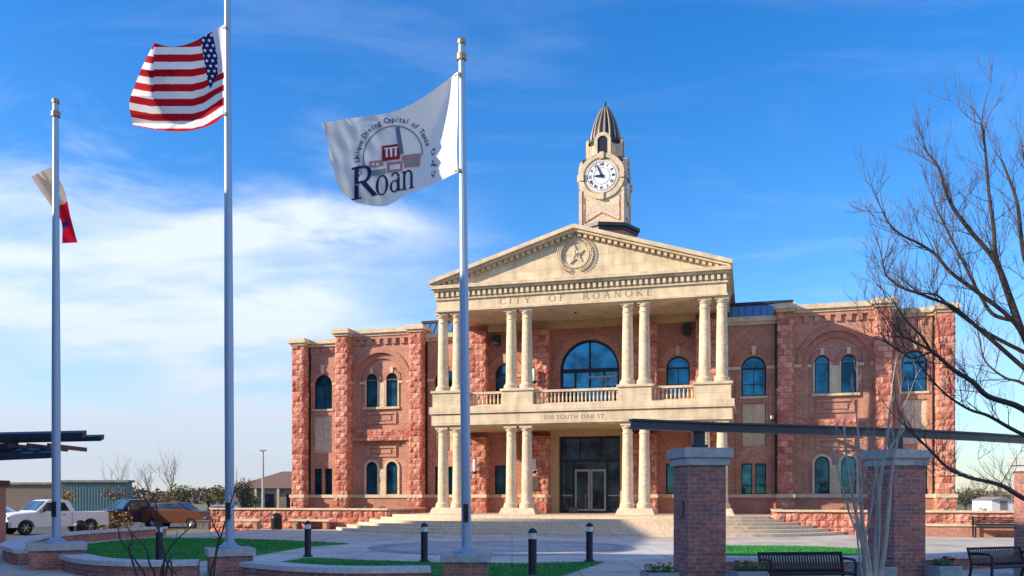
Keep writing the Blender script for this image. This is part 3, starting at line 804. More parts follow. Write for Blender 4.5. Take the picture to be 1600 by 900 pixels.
tc = MB(); octo(tc, 1.98, 16.55, 16.75, rot=pi / 8 + .35); octo(tc, 2.1, 16.75, 16.95, rot=pi / 8 + .35)
tc.build('tower_cornice', M['towermetal'], tower)
HW = 1.31; yf = TC[1] - HW
sh = MB(); cx = TC[0]
# shaft with gabled foot, shoulders and round head, on all four faces
def face_outline(w):
    pts = [(cx - w, 16.7), (cx, 17.35), (cx + w, 16.7), (cx + w, 20.6)]
    pts += [(cx + 1.36 * cos(a), 19.85 + 1.36 * sin(a)) for a in [radians(32) + radians(116) * i / 16 for i in range(17)]]
    pts += [(cx - w, 20.6)]
    return pts
sh.prism(face_outline(HW), yf, yf + 2 * HW, 'y')
def to_side(pts): return [(TC[1] + (p[0] - cx), p[1]) for p in pts]
sh.prism(to_side(face_outline(HW - .004)), cx - HW + .003, cx + HW - .003, 'x')
sh.build('tower_shaft', M['cream_plain'], tower)
sh = MB(); sh.box(cx - HW + .1, cx + HW - .1, yf + .1, yf + 2 * HW - .1, 16.6, 17.4); sh.build('shaft_core', M['towermetal'], tower)
def rot4(mb_src, k):
    out = MB(); a = k * pi / 2
    for v in mb_src.v:
        x, y = v[0] - TC[0], v[1] - TC[1]
        out.v.append((TC[0] + x * cos(a) - y * sin(a), TC[1] + x * sin(a) + y * cos(a), v[2]))
    out.f = list(mb_src.f); return out
moul = MB()
for s_ in (-1, 1):
    moul.box(cx + s_ * (HW - .06) - .09, cx + s_ * (HW - .06) + .07, yf - .06, yf + .03, 16.95, 19.1)
ring(moul, cx, 19.85, 1.1, 1.36, yf - .09, yf + .04, 0, 2 * pi - .001, 48)
ring(moul, cx, 19.85, .93, 1.0, yf - .07, yf + .05, 0, 2 * pi - .001, 48)
for a in (0, pi / 2, pi, 3 * pi / 2):
    c_ = (cx + 1.2 * cos(a), 19.85 + 1.2 * sin(a)); moul.box(c_[0] - .13, c_[0] + .13, yf - .17, yf + .02, c_[1] - .2, c_[1] + .2)
pan = MB()
pan.box(cx - HW + .22, cx - HW + .29, yf - .03, yf + .02, 17.2, 18.7); pan.box(cx + HW - .29, cx + HW - .22, yf - .03, yf + .02, 17.2, 18.7)
for s_ in (-1, 1):
    pan.prism([(cx, 17.75), (cx + s_ * 1.04, 17.2), (cx + s_ * 1.04, 17.13), (cx, 17.67)], yf - .03, yf + .02, 'y')
dial = MB(); dial.lathe([(.93, 0), (.93, -.05), (.9, -.06)], 48, (cx, yf, 19.85), 'y')
for k in (0, 1, 3):
    rot4(moul, k).build('clock_surround', M['cream_plain'], tower, smooth=False)
    rot4(pan, k).build('panel_moulding', M['rough'], tower)
    rot4(dial, k).build('clock_dial', M['clock'], tower)
    ink = MB()
    for i, rn in enumerate(('XII', 'I', 'II', 'III', 'IIII', 'V', 'VI', 'VII', 'VIII', 'IX', 'X', 'XI')):
        a = -i * pi / 6; vs, fs = text_mesh(rn, .25, .9, .006)
        q = []
        for v in vs:
            x, z = v.x, v.y + .68; q.append((cx + x * cos(a) - z * sin(a), yf - .075, 19.85 + x * sin(a) + z * cos(a)))
        ink.add(q, fs)
    ring(ink, cx, 19.85, .84, .86, yf - .078, yf - .07, 0, 2 * pi - .001, 48)
    ring(ink, cx, 19.85, .48, .495, yf - .078, yf - .07, 0, 2 * pi - .001, 48)
    rot4(ink, k).build('clock_numerals', M['clockink'], tower)
    for L_, w_, an in ((.75, .05, radians(24)), (.5, .075, radians(88))):
        hd = MB(); dx, dz = -sin(an), cos(an)
        pts = [(cx - dz * w_ - dx * .12, 19.85 + dx * w_ - dz * .12), (cx + dz * w_ - dx * .12, 19.85 - dx * w_ - dz * .12), (cx + dz * w_ * .8 + dx * L_ * .6, 19.85 - dx * w_ * .8 + dz * L_ * .6), (cx + dx * L_, 19.85 + dz * L_), (cx - dz * w_ * .8 + dx * L_ * .6, 19.85 + dx * w_ * .8 + dz * L_ * .6)]
        hd.prism(pts, yf - .12, yf - .09, 'y'); hd.lathe([(.09, 0), (.09, -.05)], 12, (cx, yf - .09, 19.85), 'y')
        rot4(hd, k).build('clock_hand', M['clockink'], tower)
# lantern and ribbed cap
ln = MB(); octo(ln, .93, 20.5, 22.1)
ln.box(cx - .52, cx + .52, TC[1] - .97, TC[1] + .97, 20.7, 22.0); ln.box(cx - .97, cx + .97, TC[1] - .52, TC[1] + .52, 20.7, 22.0)
ln.build('lantern', M['cream_plain'], tower)
lm = MB(); ring(lm, cx, 22.05, .3, .5, TC[1] - 1.1, TC[1] - .95)
lm.box(cx - .5, cx - .3, TC[1] - 1.1, TC[1] - .95, 21.15, 22.05); lm.box(cx + .3, cx + .5, TC[1] - 1.1, TC[1] - .95, 21.15, 22.05)
lm.box(cx - .55, cx + .55, TC[1] - 1.14, TC[1] - .95, 21.03, 21.15)
lo = MB(); lo.prism(arch(cx, 21.16, 22.05, .3), TC[1] - 1.04, TC[1] - .96, 'y')
for k in range(4):
    rot4(lm, k).build('lantern_arch', M['cream_plain'], tower)
    rot4(lo, k).build('louvre', M['frame'], tower)
cr = MB(); octo(cr, .97, 22.02, 22.18); octo(cr, 1.03, 22.18, 22.32); 
for sx in (-1, 1):
    for sy in (-1, 1): cr.box(cx + sx * .88, cx + sx * 1.18, TC[1] + sy * .88, TC[1] + sy * 1.18, 20.55, 21.0)
cr.build_each('lantern_cornice', M['towermetal'], tower)
def dome_r(t): return .80 * (1 - t ** 1.9) ** .95 + .04
dm = MB()
lv = [(dome_r(i / 14), 22.3 + 2.3 * i / 14) for i in range(14)] + [(.07, 24.55), (.03, 24.85)]
dm.lathe(lv, 24, (cx, TC[1], 0)); dm.build('tower_roof', M['towermetal'], tower, smooth=True)
rb = MB()
for k in range(16):
    a = k * pi / 8 + .1
    rb.tube([(cx + (dome_r(i / 12) + .02) * cos(a), TC[1] + (dome_r(i / 12) + .02) * sin(a), 22.32 + 2.3 * i / 12) for i in range(12)], [.085 * (1 - .5 * i / 12) for i in range(12)], 6)
rb.build('roof_ribs', M['ribmetal'], tower, smooth=True)
# ================================================================== GROUND
def ground_sheet():
    mb = MB(); n = 70; ext = 900.0
    def h(x, y):
        d = 0
        if x < -14: d = -.42 * min(1, (-14 - x) / 8) if y > 36 else -.42 * min(1, max(0, (-24 - x)) / 8)
        return d - .06
    def coord(i):
        t = (i / n) * 2 - 1; return math.copysign(abs(t) ** 2.4, t) * ext
    vs = [(coord(i), coord(j) + 30, h(coord(i), coord(j) + 30) if abs(coord(i)) < 200 else -.48) for j in range(n + 1) for i in range(n + 1)]
    fs = [(j * (n + 1) + i, j * (n + 1) + i + 1, (j + 1) * (n + 1) + i + 1, (j + 1) * (n + 1) + i) for j in range(n) for i in range(n)]
    mb.add(vs, fs); return mb.build('ground', M['earth'], recalc=False, smooth=True)
tag(ground_sheet(), kind='structure')
def sheet(name, pts, z, mat, th=.3, kind='structure'):
    mb = MB(); mb.prism([(p[0], p[1]) for p in pts], z - th, z, 'z'); o = mb.build(name, mat)
    if kind: o['kind'] = kind
    return o
sheet('plaza', [(-24, -12), (60, -12), (60, 60), (-12, 60), (-12.5, 50), (-14.6, 42), (-16.5, 37), (-24, 34)], 0, M['pave'])
sheet('car_park', [(-75, 37), (-17, 37), (-15.4, 43), (-12.9, 52), (-12.5, 90), (-75, 90)], -.37, M['asphalt'], .2)
sheet('path_ring', [(-.3 + 7.3 * cos(a), 29.2 + 6.9 * sin(a)) for a in [2 * pi * i / 64 for i in range(64)]], .004, M['pale'], .02)
sheet('paved_disc', [(-.35 + 4.5 * cos(a), 29.2 + 4.5 * sin(a)) for a in [2 * pi * i / 64 for i in range(64)]], .008, M['darkdisc'], .02)
sheet('paved_disc', [(-.35 + 3.8 * cos(a), 29.2 + 3.8 * sin(a)) for a in [2 * pi * i / 64 for i in range(64)]], .012, M['disc'], .02)
def pxpoly(L, z=0.0): return [G(px, py, z) for px, py in L]
sheet('footpath', pxpoly([(395, 869), (480, 855), (560, 850), (640, 862), (560, 874), (480, 871), (400, 886)]), .0036, M['pale'], .02)
def lawn(L, dense=1.0):
    P = pxpoly(L, .03); mb = MB(); mb.prism([(p.x, p.y) for p in P], -.02, .03, 'z')
    rng = random.Random(len(L)); xs = [p.x for p in P]; ys = [p.y for p in P]
    def inside(x, y):
        r = False; n = len(P)
        for i in range(n):
            a, b = P[i], P[i - 1]
            if (a.y > y) != (b.y > y) and x < (b.x - a.x) * (y - a.y) / (b.y - a.y) + a.x: r = not r
        return r
    area = (max(xs) - min(xs)) * (max(ys) - min(ys))
    for _ in range(int(min(42000, area * 260 * dense))):
        x = rng.uniform(min(xs), max(xs)); y = rng.uniform(min(ys), max(ys))
        if not inside(x, y): continue
        a = rng.uniform(0, pi); w = .012; h = rng.uniform(.02, .05); lx = rng.uniform(-.02, .02); ly = rng.uniform(-.02, .02)
        mb.add([(x - w * cos(a), y - w * sin(a), .028), (x + w * cos(a), y + w * sin(a), .028), (x + lx, y + ly, .03 + h)], [(0, 1, 2)])
    o = mb.build('grass', M['turf'], recalc=False); o['kind'] = 'stuff'; return o
lawn([(128, 851), (180, 845), (245, 840), (350, 841), (440, 844), (545, 849), (480, 853.5), (400, 867), (340, 873), (240, 880), (105, 880)])
lawn([(402, 887), (440, 878), (480, 871), (560, 875), (700, 879), (820, 880), (943, 877.5), (905, 889), (860, 905), (700, 915), (520, 907), (400, 897)])
lawn([(1120, 852), (1250, 853), (1352, 857), (1350, 871), (1110, 873)])

# ================================================================== STAIRS & RETAINING WALLS
N = 6; FZ = .82
for k in range(N):
    z = FZ - .002 - k * FZ / N
    front = []
    S = 9.45 + .66 * k; D = 2.7 + .62 * k
    for i in range(33):
        t = -1 + 2 * i / 32; front.append((S * t, -(1.35 + (D - 1.35) * (1 - abs(t) ** 5))))
    pts = front + [(S, -.5 + .01 * k), (-S, -.5 + .01 * k)]
    P = [H2W(x, y) for x, y in pts]
    mb = MB(); mb.prism([(p.x, p.y) for p in P], -.05 - .01 * k, z, 'z')
    o = mb.build('stair_step', M['stairs']); o['kind'] = 'structure'
# podium behind the walls
def hpoly(name, pts, z0, z1, mat):
    P = [H2W(x, y) for x, y in pts]; mb = MB(); mb.prism([(p.x, p.y) for p in P], z0, z1, 'z'); o = mb.build(name, mat); o['kind'] = 'structure'; return o
hpoly('podium', [(-9.9, -1.0), (9.9, -1.0), (9.9, 5), (-9.9, 5)], -.1, FZ - .005, M['stairs'])
for m in (-1, 1):
    x = sorted((m * 9.95, m * (20.3 if m < 0 else 40)))
    hpoly('planting_bed', [(x[0], -1.0), (x[1], -1.0), (x[1], 5.2), (x[0], 5.2)], -.1, .9, M['earth'])
for m in (-1, 1):
    far = 20.4 if m < 0 else 27
    lab = 'rough red stone retaining wall with cream coping left of the stairs' if m < 0 else 'rough red stone retaining wall with cream coping right of the stairs'
    w = empty('retaining_wall', H2W(m * 9.7, -1.3, -.82), lab, 'wall', -TH)
    # local coordinates of the wall: x along, y back
    mb = MB()
    a, b = (-(far - 9.7), 0) if m < 0 else (0, far - 9.7)
    rough_wall(mb, (a, 0), (b, 0), -.5, 1.02, (0, -1), seed=70 + m, cell=.1, amp=.09, block=(.6, .33))
    mb.box(a, b, .02, .45, -.5, 1.02)
    e = 0
    rough_wall(mb, (0, -.02), (0, 5.3), -.3, 1.02, (-m, 0), seed=80 + m, cell=.1, amp=.05)
    mb.box(*( (0, .35) if m > 0 else (-.35, 0)), .03, 5.3, -.3, 1.02)
    mb.build('stone_face', M['rough'], w)
    c = MB(); c.box(a, b, -.14, .5, 1.025, 1.12); x0, x1 = ((-.07, .42) if m > 0 else (-.42, .07)); c.box(x0, x1, .5, 5.3, 1.024, 1.119)
    c.build('coping', M['cream_plain'], w)
    # lower brick seat wall in front
    if m < 0: continue
    s0, s1 = (13.9, 26) if m > 0 else (13.6, 20.2)
    q = empty('seat_wall', H2W(m * s0, -2.5, -.82), 'low red brick seat wall with pale coping below the %s retaining wall' % ('left' if m < 0 else 'right'), 'wall', -TH)
    a, b = (0, m * (s1 - s0)); a, b = min(a, b), max(a, b)
    mb = MB(); mb.box(a, b, 0, .9, -.45, .45); mb.build('brick_face', M['trimbrick'], q)
    mb = MB(); mb.box(a - .04, b + .04, -.06, 1.1, .455, .54); mb.build('coping', M['cream_plain'], q)
# ================================================================== BENCHES / BIN BY THE WALL
def stone_bench(px, py, w, lab, Y=None):
    p = G(px, py); b = empty('stone_bench', p, lab, 'bench', -TH, 'stone benches below the retaining wall')
    t = MB(); t.box(-w / 2, w / 2, -.25, .3, .42, .53); t.build('seat', M['cream_plain'], b, bevel=.015)
    for m in (-1, 1):
        l = MB(); l.box(m * (w / 2 - .3) - .12, m * (w / 2 - .3) + .12, -.18, .22, 0, .42); l.build('leg', M['trimbrick'], b)
    return b
stone_bench(378, 826.5, 2.4, 'pale stone bench farther left, beside the dark litter bin')
stone_bench(487, 827, 2.3, 'pale stone bench nearer the stairs, behind the black bollard')
bn = empty('litter_bin', G(432, 827.5), 'black domed litter bin between two stone benches', 'bin')
m_ = MB(); m_.lathe([(.26, 0), (.28, .05), (.29, .55), (.3, .6)], 20); m_.build('body', M['black'], bn, smooth='auto')
m_ = MB(); m_.lathe([(.31, .6), (.3, .66), (.24, .78), (.13, .86), (.02, .88)], 20); m_.build('lid', M['black'], bn, smooth='auto')
b2 = copy_tree(bn, None, 'black domed litter bin in front of the white pickup'); b2.location = (-22.6, 45.2, -.37)
# planters of shrubs on the right hand seat wall
def leaf_clump(mb, c, r, n, size, rng, squash=1.0):
    for _ in range(n):
        while True:
            d = Vector((rng.uniform(-1, 1), rng.uniform(-1, 1), rng.uniform(-1, 1)))
            if .15 < d.length < 1: break
        p = Vector(c) + Vector((d.x * r, d.y * r, d.z * r * squash))
        a = Vector((rng.gauss(0, 1), rng.gauss(0, 1), rng.gauss(0, 1))).normalized(); b = a.orthogonal().normalized()
        s = size * rng.uniform(.6, 1.3)
        mb.add([p - a * s, p + b * s * .5, p + a * s, p - b * s * .5], [(0, 1, 2, 3)])
rng = random.Random(3)
pb = empty('backless_bench', H2W(18.9, -2.95, -.82), 'dark slatted bench in front of the right seat wall', 'bench', -TH)
t = MB()
for i in range(5): t.box(-1.2, 1.2, -.22 + i * .1, -.14 + i * .1, .42, .46)
t.build('seat', M['black'], pb)
t = MB()
for i in range(4): t.box(-1.2, 1.2, .27, .3, .52 + i * .09, .585 + i * .09)
t.build('backrest', M['black'], pb)
for s_ in (-1, 1):
    t = MB(); t.box(s_ * 1.15 - .03, s_ * 1.15 + .03, -.2, -.14, 0, .42); t.box(s_ * 1.15 - .03, s_ * 1.15 + .03, .22, .28, 0, .9); t.build('leg', M['black'], pb)
for m, xs in ((1, (10.6, 11.6, 12.7, 14.4, 17.2, 18.6, 20.4)), (-1, (10.4, 11.3, 12.4))):
    for i, x in enumerate(xs):
        mb = MB(); leaf_clump(mb, (0, 0, .16), .22, 70, .06, rng, .8)
        o = mb.build('low_plant', M['leafgreen'] if i % 2 else M['leafolive'], recalc=False); o.location = H2W(m * x, -.6, .1)
        tag(o, 'small tufted plant in the bed behind the %s retaining wall' % ('right' if m > 0 else 'left'), 'plant', 'tufted plants behind the %s wall' % ('right' if m > 0 else 'left'))

# ================================================================== BOLLARDS
def bollard():
    b = empty('bollard_light', (0, 0, 0), 'x', 'bollard', 0, 'bollard lights round the plaza circle')
    m = MB(); m.lathe([(.14, 0), (.14, .03), (.095, .07), (.092, .1), (.092, .78)], 24); m.build('post', M['navy'], b, smooth='auto')
    m = MB(); m.lathe([(.08, .78), (.08, .93)], 24); m.build('lens', M['lens'], b, smooth='auto')
    m = MB(); m.lathe([(.1, .925), (.105, .94), (.09, .975), (.05, 1.01), (.01, 1.03)], 24); m.build('cap', M['navy'], b, smooth='auto')
    m = MB(); m.lathe([(.1, .77), (.1, .795)], 24); m.build('collar', M['navy'], b, smooth='auto')
    return b
b0 = bollard()
bl = [(G(832, 900), 'tallest looking bollard light, nearest, in the front grass'), (G(921, 878), 'bollard light at the right tip of the front grass'),
      (G(663, 878.5), 'bollard light just left of the third flagpole'), (W(481, 869, 27.4), 'bollard light farthest off, at the tip of the left footpath'),
      (G(249, 880), 'bollard light in the left lawn behind the bare shrub')]
for i, (p, lab) in enumerate(bl):
    o = b0 if i == 0 else copy_tree(b0)
    o.location = (p.x, p.y, max(-.02, min(p.z, .03))); o['label'] = lab
    if i == 3: p2 = G(481, 870); o.location = (p2.x, p2.y, 0)

# ================================================================== FLAGPOLES, PEDESTALS, SEAT WALL
def flagpole(px_t, px_b, ybase, ytop, Y, lab, size, rot, cap_z, plab, top=None, tapefrom=0):
    base = W(px_b, ybase, Y); cap_z = base.z
    ped = empty('pedestal', (base.x, base.y, 0), plab, 'pedestal', rot, 'brick pedestals under the flagpoles')
    s = size / 2; m = MB(); m.box(-s, s, -s, s, -.1, cap_z - .16); m.build('brick_body', M['pierbrick'], ped)
    m = MB(); m.box(-s - .06, s + .06, -s - .06, s + .06, cap_z - .158, cap_z); m.build('cap', M['capstone'], ped, bevel=.012)
    H = (W(px_t, ytop, Y).z - base.z) if top is None else top
    lean = (px_t - px_b) / FPX * Y / ((ybase - ytop) / FPX * Y)
    fp = empty('flagpole', (base.x, base.y, cap_z + .002), lab, 'flagpole', 0, 'white flagpoles on brick pedestals')
    fp.rotation_euler = (0, atan2(lean, 1), 0)
    m = MB(); m.lathe([(.24, 0), (.24, .03), (.17, .06), (.12, .11), (.1, .13)], 28); m.build('flange', M['pole'], fp, smooth='auto')
    m = MB(); prof = [(.097, .1), (.097, H * .35)] + [(.097 - .034 * t / 8, H * .35 + (H * .65 - .12) * t / 8) for t in range(1, 9)]
    m.lathe(prof, 24); m.build('pole', M['pole'], fp, smooth='auto')
    m = MB(); m.lathe([(.04, H - .14), (.085, H - .12), (.085, H - .04), (.07, H - .02), (.02, H)], 16); m.build('finial', M['gold'], fp, smooth='auto'); m = MB(); m.lathe([(.078, H - .45), (.1, H - .44), (.1, H - .32), (.07, H - .3)], 16)
    m.build('truck', M['gold'], fp, smooth='auto')
    m = MB(); m.box(-.05, .05, -.135, -.09, .62, .98); m.tube([(0, -.13, .7), (0, -.17, .72), (.03, -.17, .82)], .012, 6); m.build('cleat_box', M['black'], fp)
    m = MB(); m.tube([(.03, -.12, .9), (.02, -.115, H * .5), (.0, -.1, H - .35)], .008, 5); m.build('halyard', M['pole'], fp)
    return fp
FP3 = flagpole(721, 729, 864, 60, 17.3, 'rightmost flagpole, carrying the white city flag with a seal', .86, .0, .55, 'square brick pedestal nearest the middle, under the city flag')
FP2 = flagpole(355, 359, 856, -60, 18.8, 'tallest flagpole, carrying the stars and stripes', .86, .42, .57, 'brick pedestal with a dark vent, under the stars and stripes', )
FP1 = flagpole(87, 88, 848, 154, 20.6, 'leftmost flagpole, carrying the drooping red and white flag', 1.15, .5, .57, 'wide brick pedestal at far left, under the drooping flag')
v = MB(); v.box(-.2, .2, -.455, -.43, .12, .38)
for i in range(5): v.box(-.19, .19, -.468, -.455, .14 + i * .05, .165 + i * .05)
pp = [o for o in COL.objects if o.name.startswith('pedestal')][1]
v.build('vent', M['black'], pp)

def seat_wall(path, z, w, lab, brick='pierbrick', capm='wallcap', base=-.1, cap_t=.1):
    pts = [Vector((p[0], p[1], 0)) for p in path]; org = pts[0].copy()
    # smooth the path
    sm = []
    n = len(pts)
    for i in range(n - 1):
        p0, p1, p2, p3 = pts[max(i - 1, 0)], pts[i], pts[i + 1], pts[min(i + 2, n - 1)]
        for k in range(8):
            t = k / 8; sm.append(.5 * ((2 * p1) + (p2 - p0) * t + (2 * p0 - 5 * p1 + 4 * p2 - p3) * t * t + (3 * p1 - p0 - 3 * p2 + p3) * t ** 3))
    sm.append(pts[-1])
    def outline(w):
        L = []; R = []
        for i, p in enumerate(sm):
            t = (sm[min(i + 1, len(sm) - 1)] - sm[max(i - 1, 0)]).normalized(); nn = Vector((-t.y, t.x, 0))
            L.append(p + nn * w / 2 - org); R.append(p - nn * w / 2 - org)
        return [(p.x, p.y) for p in L + R[::-1]]
    e = empty('low_wall', (org.x, org.y, 0), lab, 'wall')
    m = MB(); m.prism(outline(w), base, z - cap_t, 'z'); m.build('brick_face', M[brick], e)
    m = MB(); m.prism(outline(w + .12), z - cap_t + .002, z, 'z'); m.build('cap', M[capm], e)
    return e
seat_wall([(-10.2, 20.1), (-8.9, 18.6), (-7.6, 18.0), (-6.6, 18.2)], .36, .5, 'low curved brick wall between the two left pedestals')
seat_wall([(-5.5, 18.3), (-4.2, 17.2), (-3.0, 16.75), (-1.6, 16.9)], .33, .5, 'low curved brick wall between the two right pedestals')
seat_wall([(-15.6, 38.5), (-16.2, 35), (-16.35, 31.5), (-15.6, 28), (-13.9, 24), (-12.0, 21.4)], .40, .45, 'long low brick wall curving behind the leftmost pedestal', base=-.45)
seat_wall([(4.2, 19.4), (6.6, 19.2), (9.4, 19.9), (13, 21.8), (17, 25)], .36, .5, 'low capped brick wall behind the metal benches')

# ================================================================== FLAGS
def flag(name, Y, outline_fn, depth_fn, dye_fn, nx, ny, lab, cat):
    vs = []; cols = []
    for j in range(ny + 1):
        for i in range(nx + 1):
            px, py = outline_fn(i / nx, j / ny); D = depth_fn(px, py)
            vs.append(W(px, py, Y + D)); cols.append(dye_fn(px, py, i / nx, j / ny))
    fs = [(j * (nx + 1) + i, j * (nx + 1) + i + 1, (j + 1) * (nx + 1) + i + 1, (j + 1) * (nx + 1) + i) for j in range(ny) for i in range(nx)]
    me = bpy.data.meshes.new(name); me.from_pydata([tuple(v) for v in vs], [], fs)
    at = me.color_attributes.new('dye', 'FLOAT_COLOR', 'POINT')
    for k, c in enumerate(cols): at.data[k].color = (*c, 1)
    for p in me.polygons: p.use_smooth = True
    me.materials.append(M['cloth']); o = bpy.data.objects.new(name, me); COL.objects.link(o)
    return tag(o, lab, cat)
def sp(x, w=3.0): return x if x > 20 * w else w * log(1 + exp(max(-30, x / w)))
def interp(L, t):
    if t <= L[0][0]: return L[0][1]
    for a, b in zip(L, L[1:]):
        if t <= b[0]: return a[1] + (b[1] - a[1]) * (t - a[0]) / (b[0] - a[0])
    return L[-1][1]
def curve(L, t):
    """catmull-rom through equally spaced points"""
    n = len(L) - 1; f = min(n - 1e-6, max(0, t * n)); i = int(f); u = f - i
    P = [Vector(L[max(0, min(n, i + k))]) for k in (-1, 0, 1, 2)]
    r = .5 * ((2 * P[1]) + (P[2] - P[0]) * u + (2 * P[0] - 5 * P[1] + 4 * P[2] - P[3]) * u * u + (3 * P[1] - P[0] - 3 * P[2] + P[3]) * u ** 3)
    return r
def coons(top, bot, left, right):
    """top/bottom run hoist->fly, left = fly edge, right = hoist edge (top->bottom)"""
    c00, c10, c01, c11 = Vector(top[0]), Vector(top[-1]), Vector(bot[0]), Vector(bot[-1])
    def f(u, v):
        p = curve(top, u) * (1 - v) + curve(bot, u) * v + curve(right, v) * (1 - u) + curve(left, v) * u
        p -= c00 * (1 - u) * (1 - v) + c10 * u * (1 - v) + c01 * (1 - u) * v + c11 * u * v
        return p.x, p.y
    return f
# --- stars and stripes
YF = 18.8; K = YF / FPX
usf = coons([(351, 38), (325, 53), (298, 67), (268, 73), (241, 67)], [(349, 181), (328, 196), (290, 205), (248, 203), (208, 196)],
            [(241, 67), (226, 96), (211, 132), (202, 162), (208, 196)], [(351, 38), (351, 75), (350, 110), (350, 145), (349, 181)])
def us_depth(px, py):
    g = 351 - px; xr = interp([(38, 346), (110, 345), (140, 324), (180, 292), (206, 262)], py); xl = interp([(66, 240), (110, 233), (150, 236), (180, 256), (206, 285)], py)
    gr = 351 - xr; gl = max(gr + 6, 351 - xl)
    a = 18 / (gr + 8); d = a * g - (a + .27) * sp(g - gr, 2.5) + .8 * sp(g - gl, 2.5)
    d += (.3 * sin(px * .11 + py * .05) + .4 * sin(px * .05 - py * .13)) * min(1, g / 30)
    return d * K - .02
def us_dye(px, py, u, v):
    # 13 stripes follow the cloth; the canton is the strip beside the hoist seen in the fold
    red = (.50, .006, .02); white = (.84, .84, .86); blue = (.012, .016, .11)
    g = 351 - px
    cx0 = interp([(40, 311), (60, 313), (90, 318), (135, 326), (150, 330)], py)
    cx1 = interp([(40, 328), (60, 334), (90, 340), (115, 340), (135, 331), (150, 326)], py)
    if py < 137 and px > cx0:
        if px < cx1:
            # staggered stars
            a = (px - cx0) / 9.2 + .55; b = (py - 47) / 8.0
            row = round(b); off = .5 * (row % 2); col = round(a - off) + off
            dx = (a - col) * 9.2; dy = (b - row) * 8.0
            r = sqrt(dx * dx + dy * dy); th = atan2(dy, dx)
            return white if r < 2.0 + .55 * cos(5 * (th + pi / 2)) else blue
        if py < interp([(326, 139), (340, 116), (351, 108)], px): return (.60, .60, .72)
    vt = interp([(0, 0), (.12, .085), (.25, .18), (.5, .46), (.75, .74), (1, 1)], v) if False else v
    # stripe coordinate follows the drawn stripes
    lift = interp([(203, 8), (215, 3), (240, 0), (300, 0), (318, 5), (351, 27)], px) * (1 if px > 300 else 1)
    bow = interp([(203, 1.0), (240, .93), (300, 1.0), (351, 1.0)], px)
    s = (py - 62 + lift * interp([(60, .3), (150, 1), (210, .8)], py)) / 11.55
    if px < 240: s = (py - 62 + (240 - px) * .18 - 4) / 11.2
    k = int(max(0, min(12, s)))
    return red if k % 2 == 0 else white
f = flag('national_flag', YF, usf, us_depth, us_dye, 230, 260, 'red and white striped flag with a starred blue canton, flying from the tallest pole', 'flag')
# --- city flag
YC = 17.3; KC = YC / FPX
ctf = coons([(715, 112), (664, 150), (616, 174), (560, 183), (503, 192)], [(715, 269), (672, 290), (635, 305), (600, 322), (556, 317)],
            [(503, 192), (512, 225), (519, 262), (533, 298), (556, 317)], [(715, 112), (715, 151), (715, 190), (714, 230), (715, 269)])
def ct_depth(px, py):
    g = 715 - px; gr = 715 - interp([(110, 712), (150, 702), (190, 689), (225, 671), (250, 660), (290, 636), (322, 588)], py)
    a = 26 / (gr + 9); d = a * g - (a + .27) * sp(g - gr, 2.5)
    w = max(0, min(1, (640 - px) / 90))
    d += w * 1.3 * sin((px * .9 - py * .75) * .17 + 1.2 * sin(py * .04)) + w * .8 * sin((px - py * .3) * .29)
    d += w * (.35 * sin((px + py * .8) * .13) + .35 * sin((px * .5 - py) * .16))
    # small turned corner at the top
    d += 7 * exp(-((px - 566) ** 2) / 160 - ((py - 187) ** 2) / 30)
    d += 4 * exp(-((px - 545) ** 2) / 200 - ((py - 305) ** 2) / 60)
    return d * KC - .02
def ct_dye(px, py, u, v): return (.80, .80, .80)
cf = flag('city_flag', YC, ctf, ct_depth, ct_dye, 190, 150, 'white flag with a town seal and blue serif lettering on the rightmost pole', 'flag')
def onflag(px, py, off=.02): return W(px, py, YC + ct_depth(px, py) - off)
def flag_polys(name, polys, mat, off=.02, sub=3):
    mb = MB()
    for p in polys:
        n = len(p)
        if n == 4:
            a, b, c, d = [Vector((q[0], q[1])) for q in p]; g = []
            for j in range(sub + 1):
                for i in range(sub + 1):
                    s_, t_ = i / sub, j / sub; q = (a * (1 - s_) + b * s_) * (1 - t_) + (d * (1 - s_) + c * s_) * t_; g.append(onflag(q.x, q.y, off))
            mb.add(g, [(j * (sub + 1) + i, j * (sub + 1) + i + 1, (j + 1) * (sub + 1) + i + 1, (j + 1) * (sub + 1) + i) for j in range(sub) for i in range(sub)])
        else: mb.add([onflag(q[0], q[1], off) for q in p], [tuple(range(n))])
    return mb.build(name, mat, cf, recalc=False)
def place(txt, x0, y0, h, slope, squeeze=1.0, gap=.1):
    polys, wd = stroke_letters(txt, h, gap, .9, .14); out = []
    for p in polys: out.append([(x0 + a * squeeze, y0 - b - slope * a * squeeze) for a, b in p])
    return out, x0 + wd * squeeze
# big R rises above the small letters
R, x = place('R', 549, 313, 51, .2, .92)
flag_polys('seal_letter', R, M['ink'])
o1, x = place('o', 587, 306.5, 47, .22, .66, .08); a1, x = place('a', 609, 301.7, 47, .22, .66, .08)
n_, x = place('n', 628, 297.5, 46, .25, .58, .04)
for q_ in (o1, a1, n_): flag_polys('seal_letter', q_, M['ink'])
ok, x = place('oke', 673, 279, 34, .55, .0, .04)
ok2 = []
for i, (ch, yy) in enumerate((('o', 238), ('k', 256), ('e', 272))):
    pl, wd = stroke_letters(ch, 26, .05)
    ok2 = []
    for p in pl: ok2.append([(673 + b * .35 + a * .12, yy - a * .62 + 4) for a, b in p])
    flag_polys('seal_letter', ok2, M['ink'])
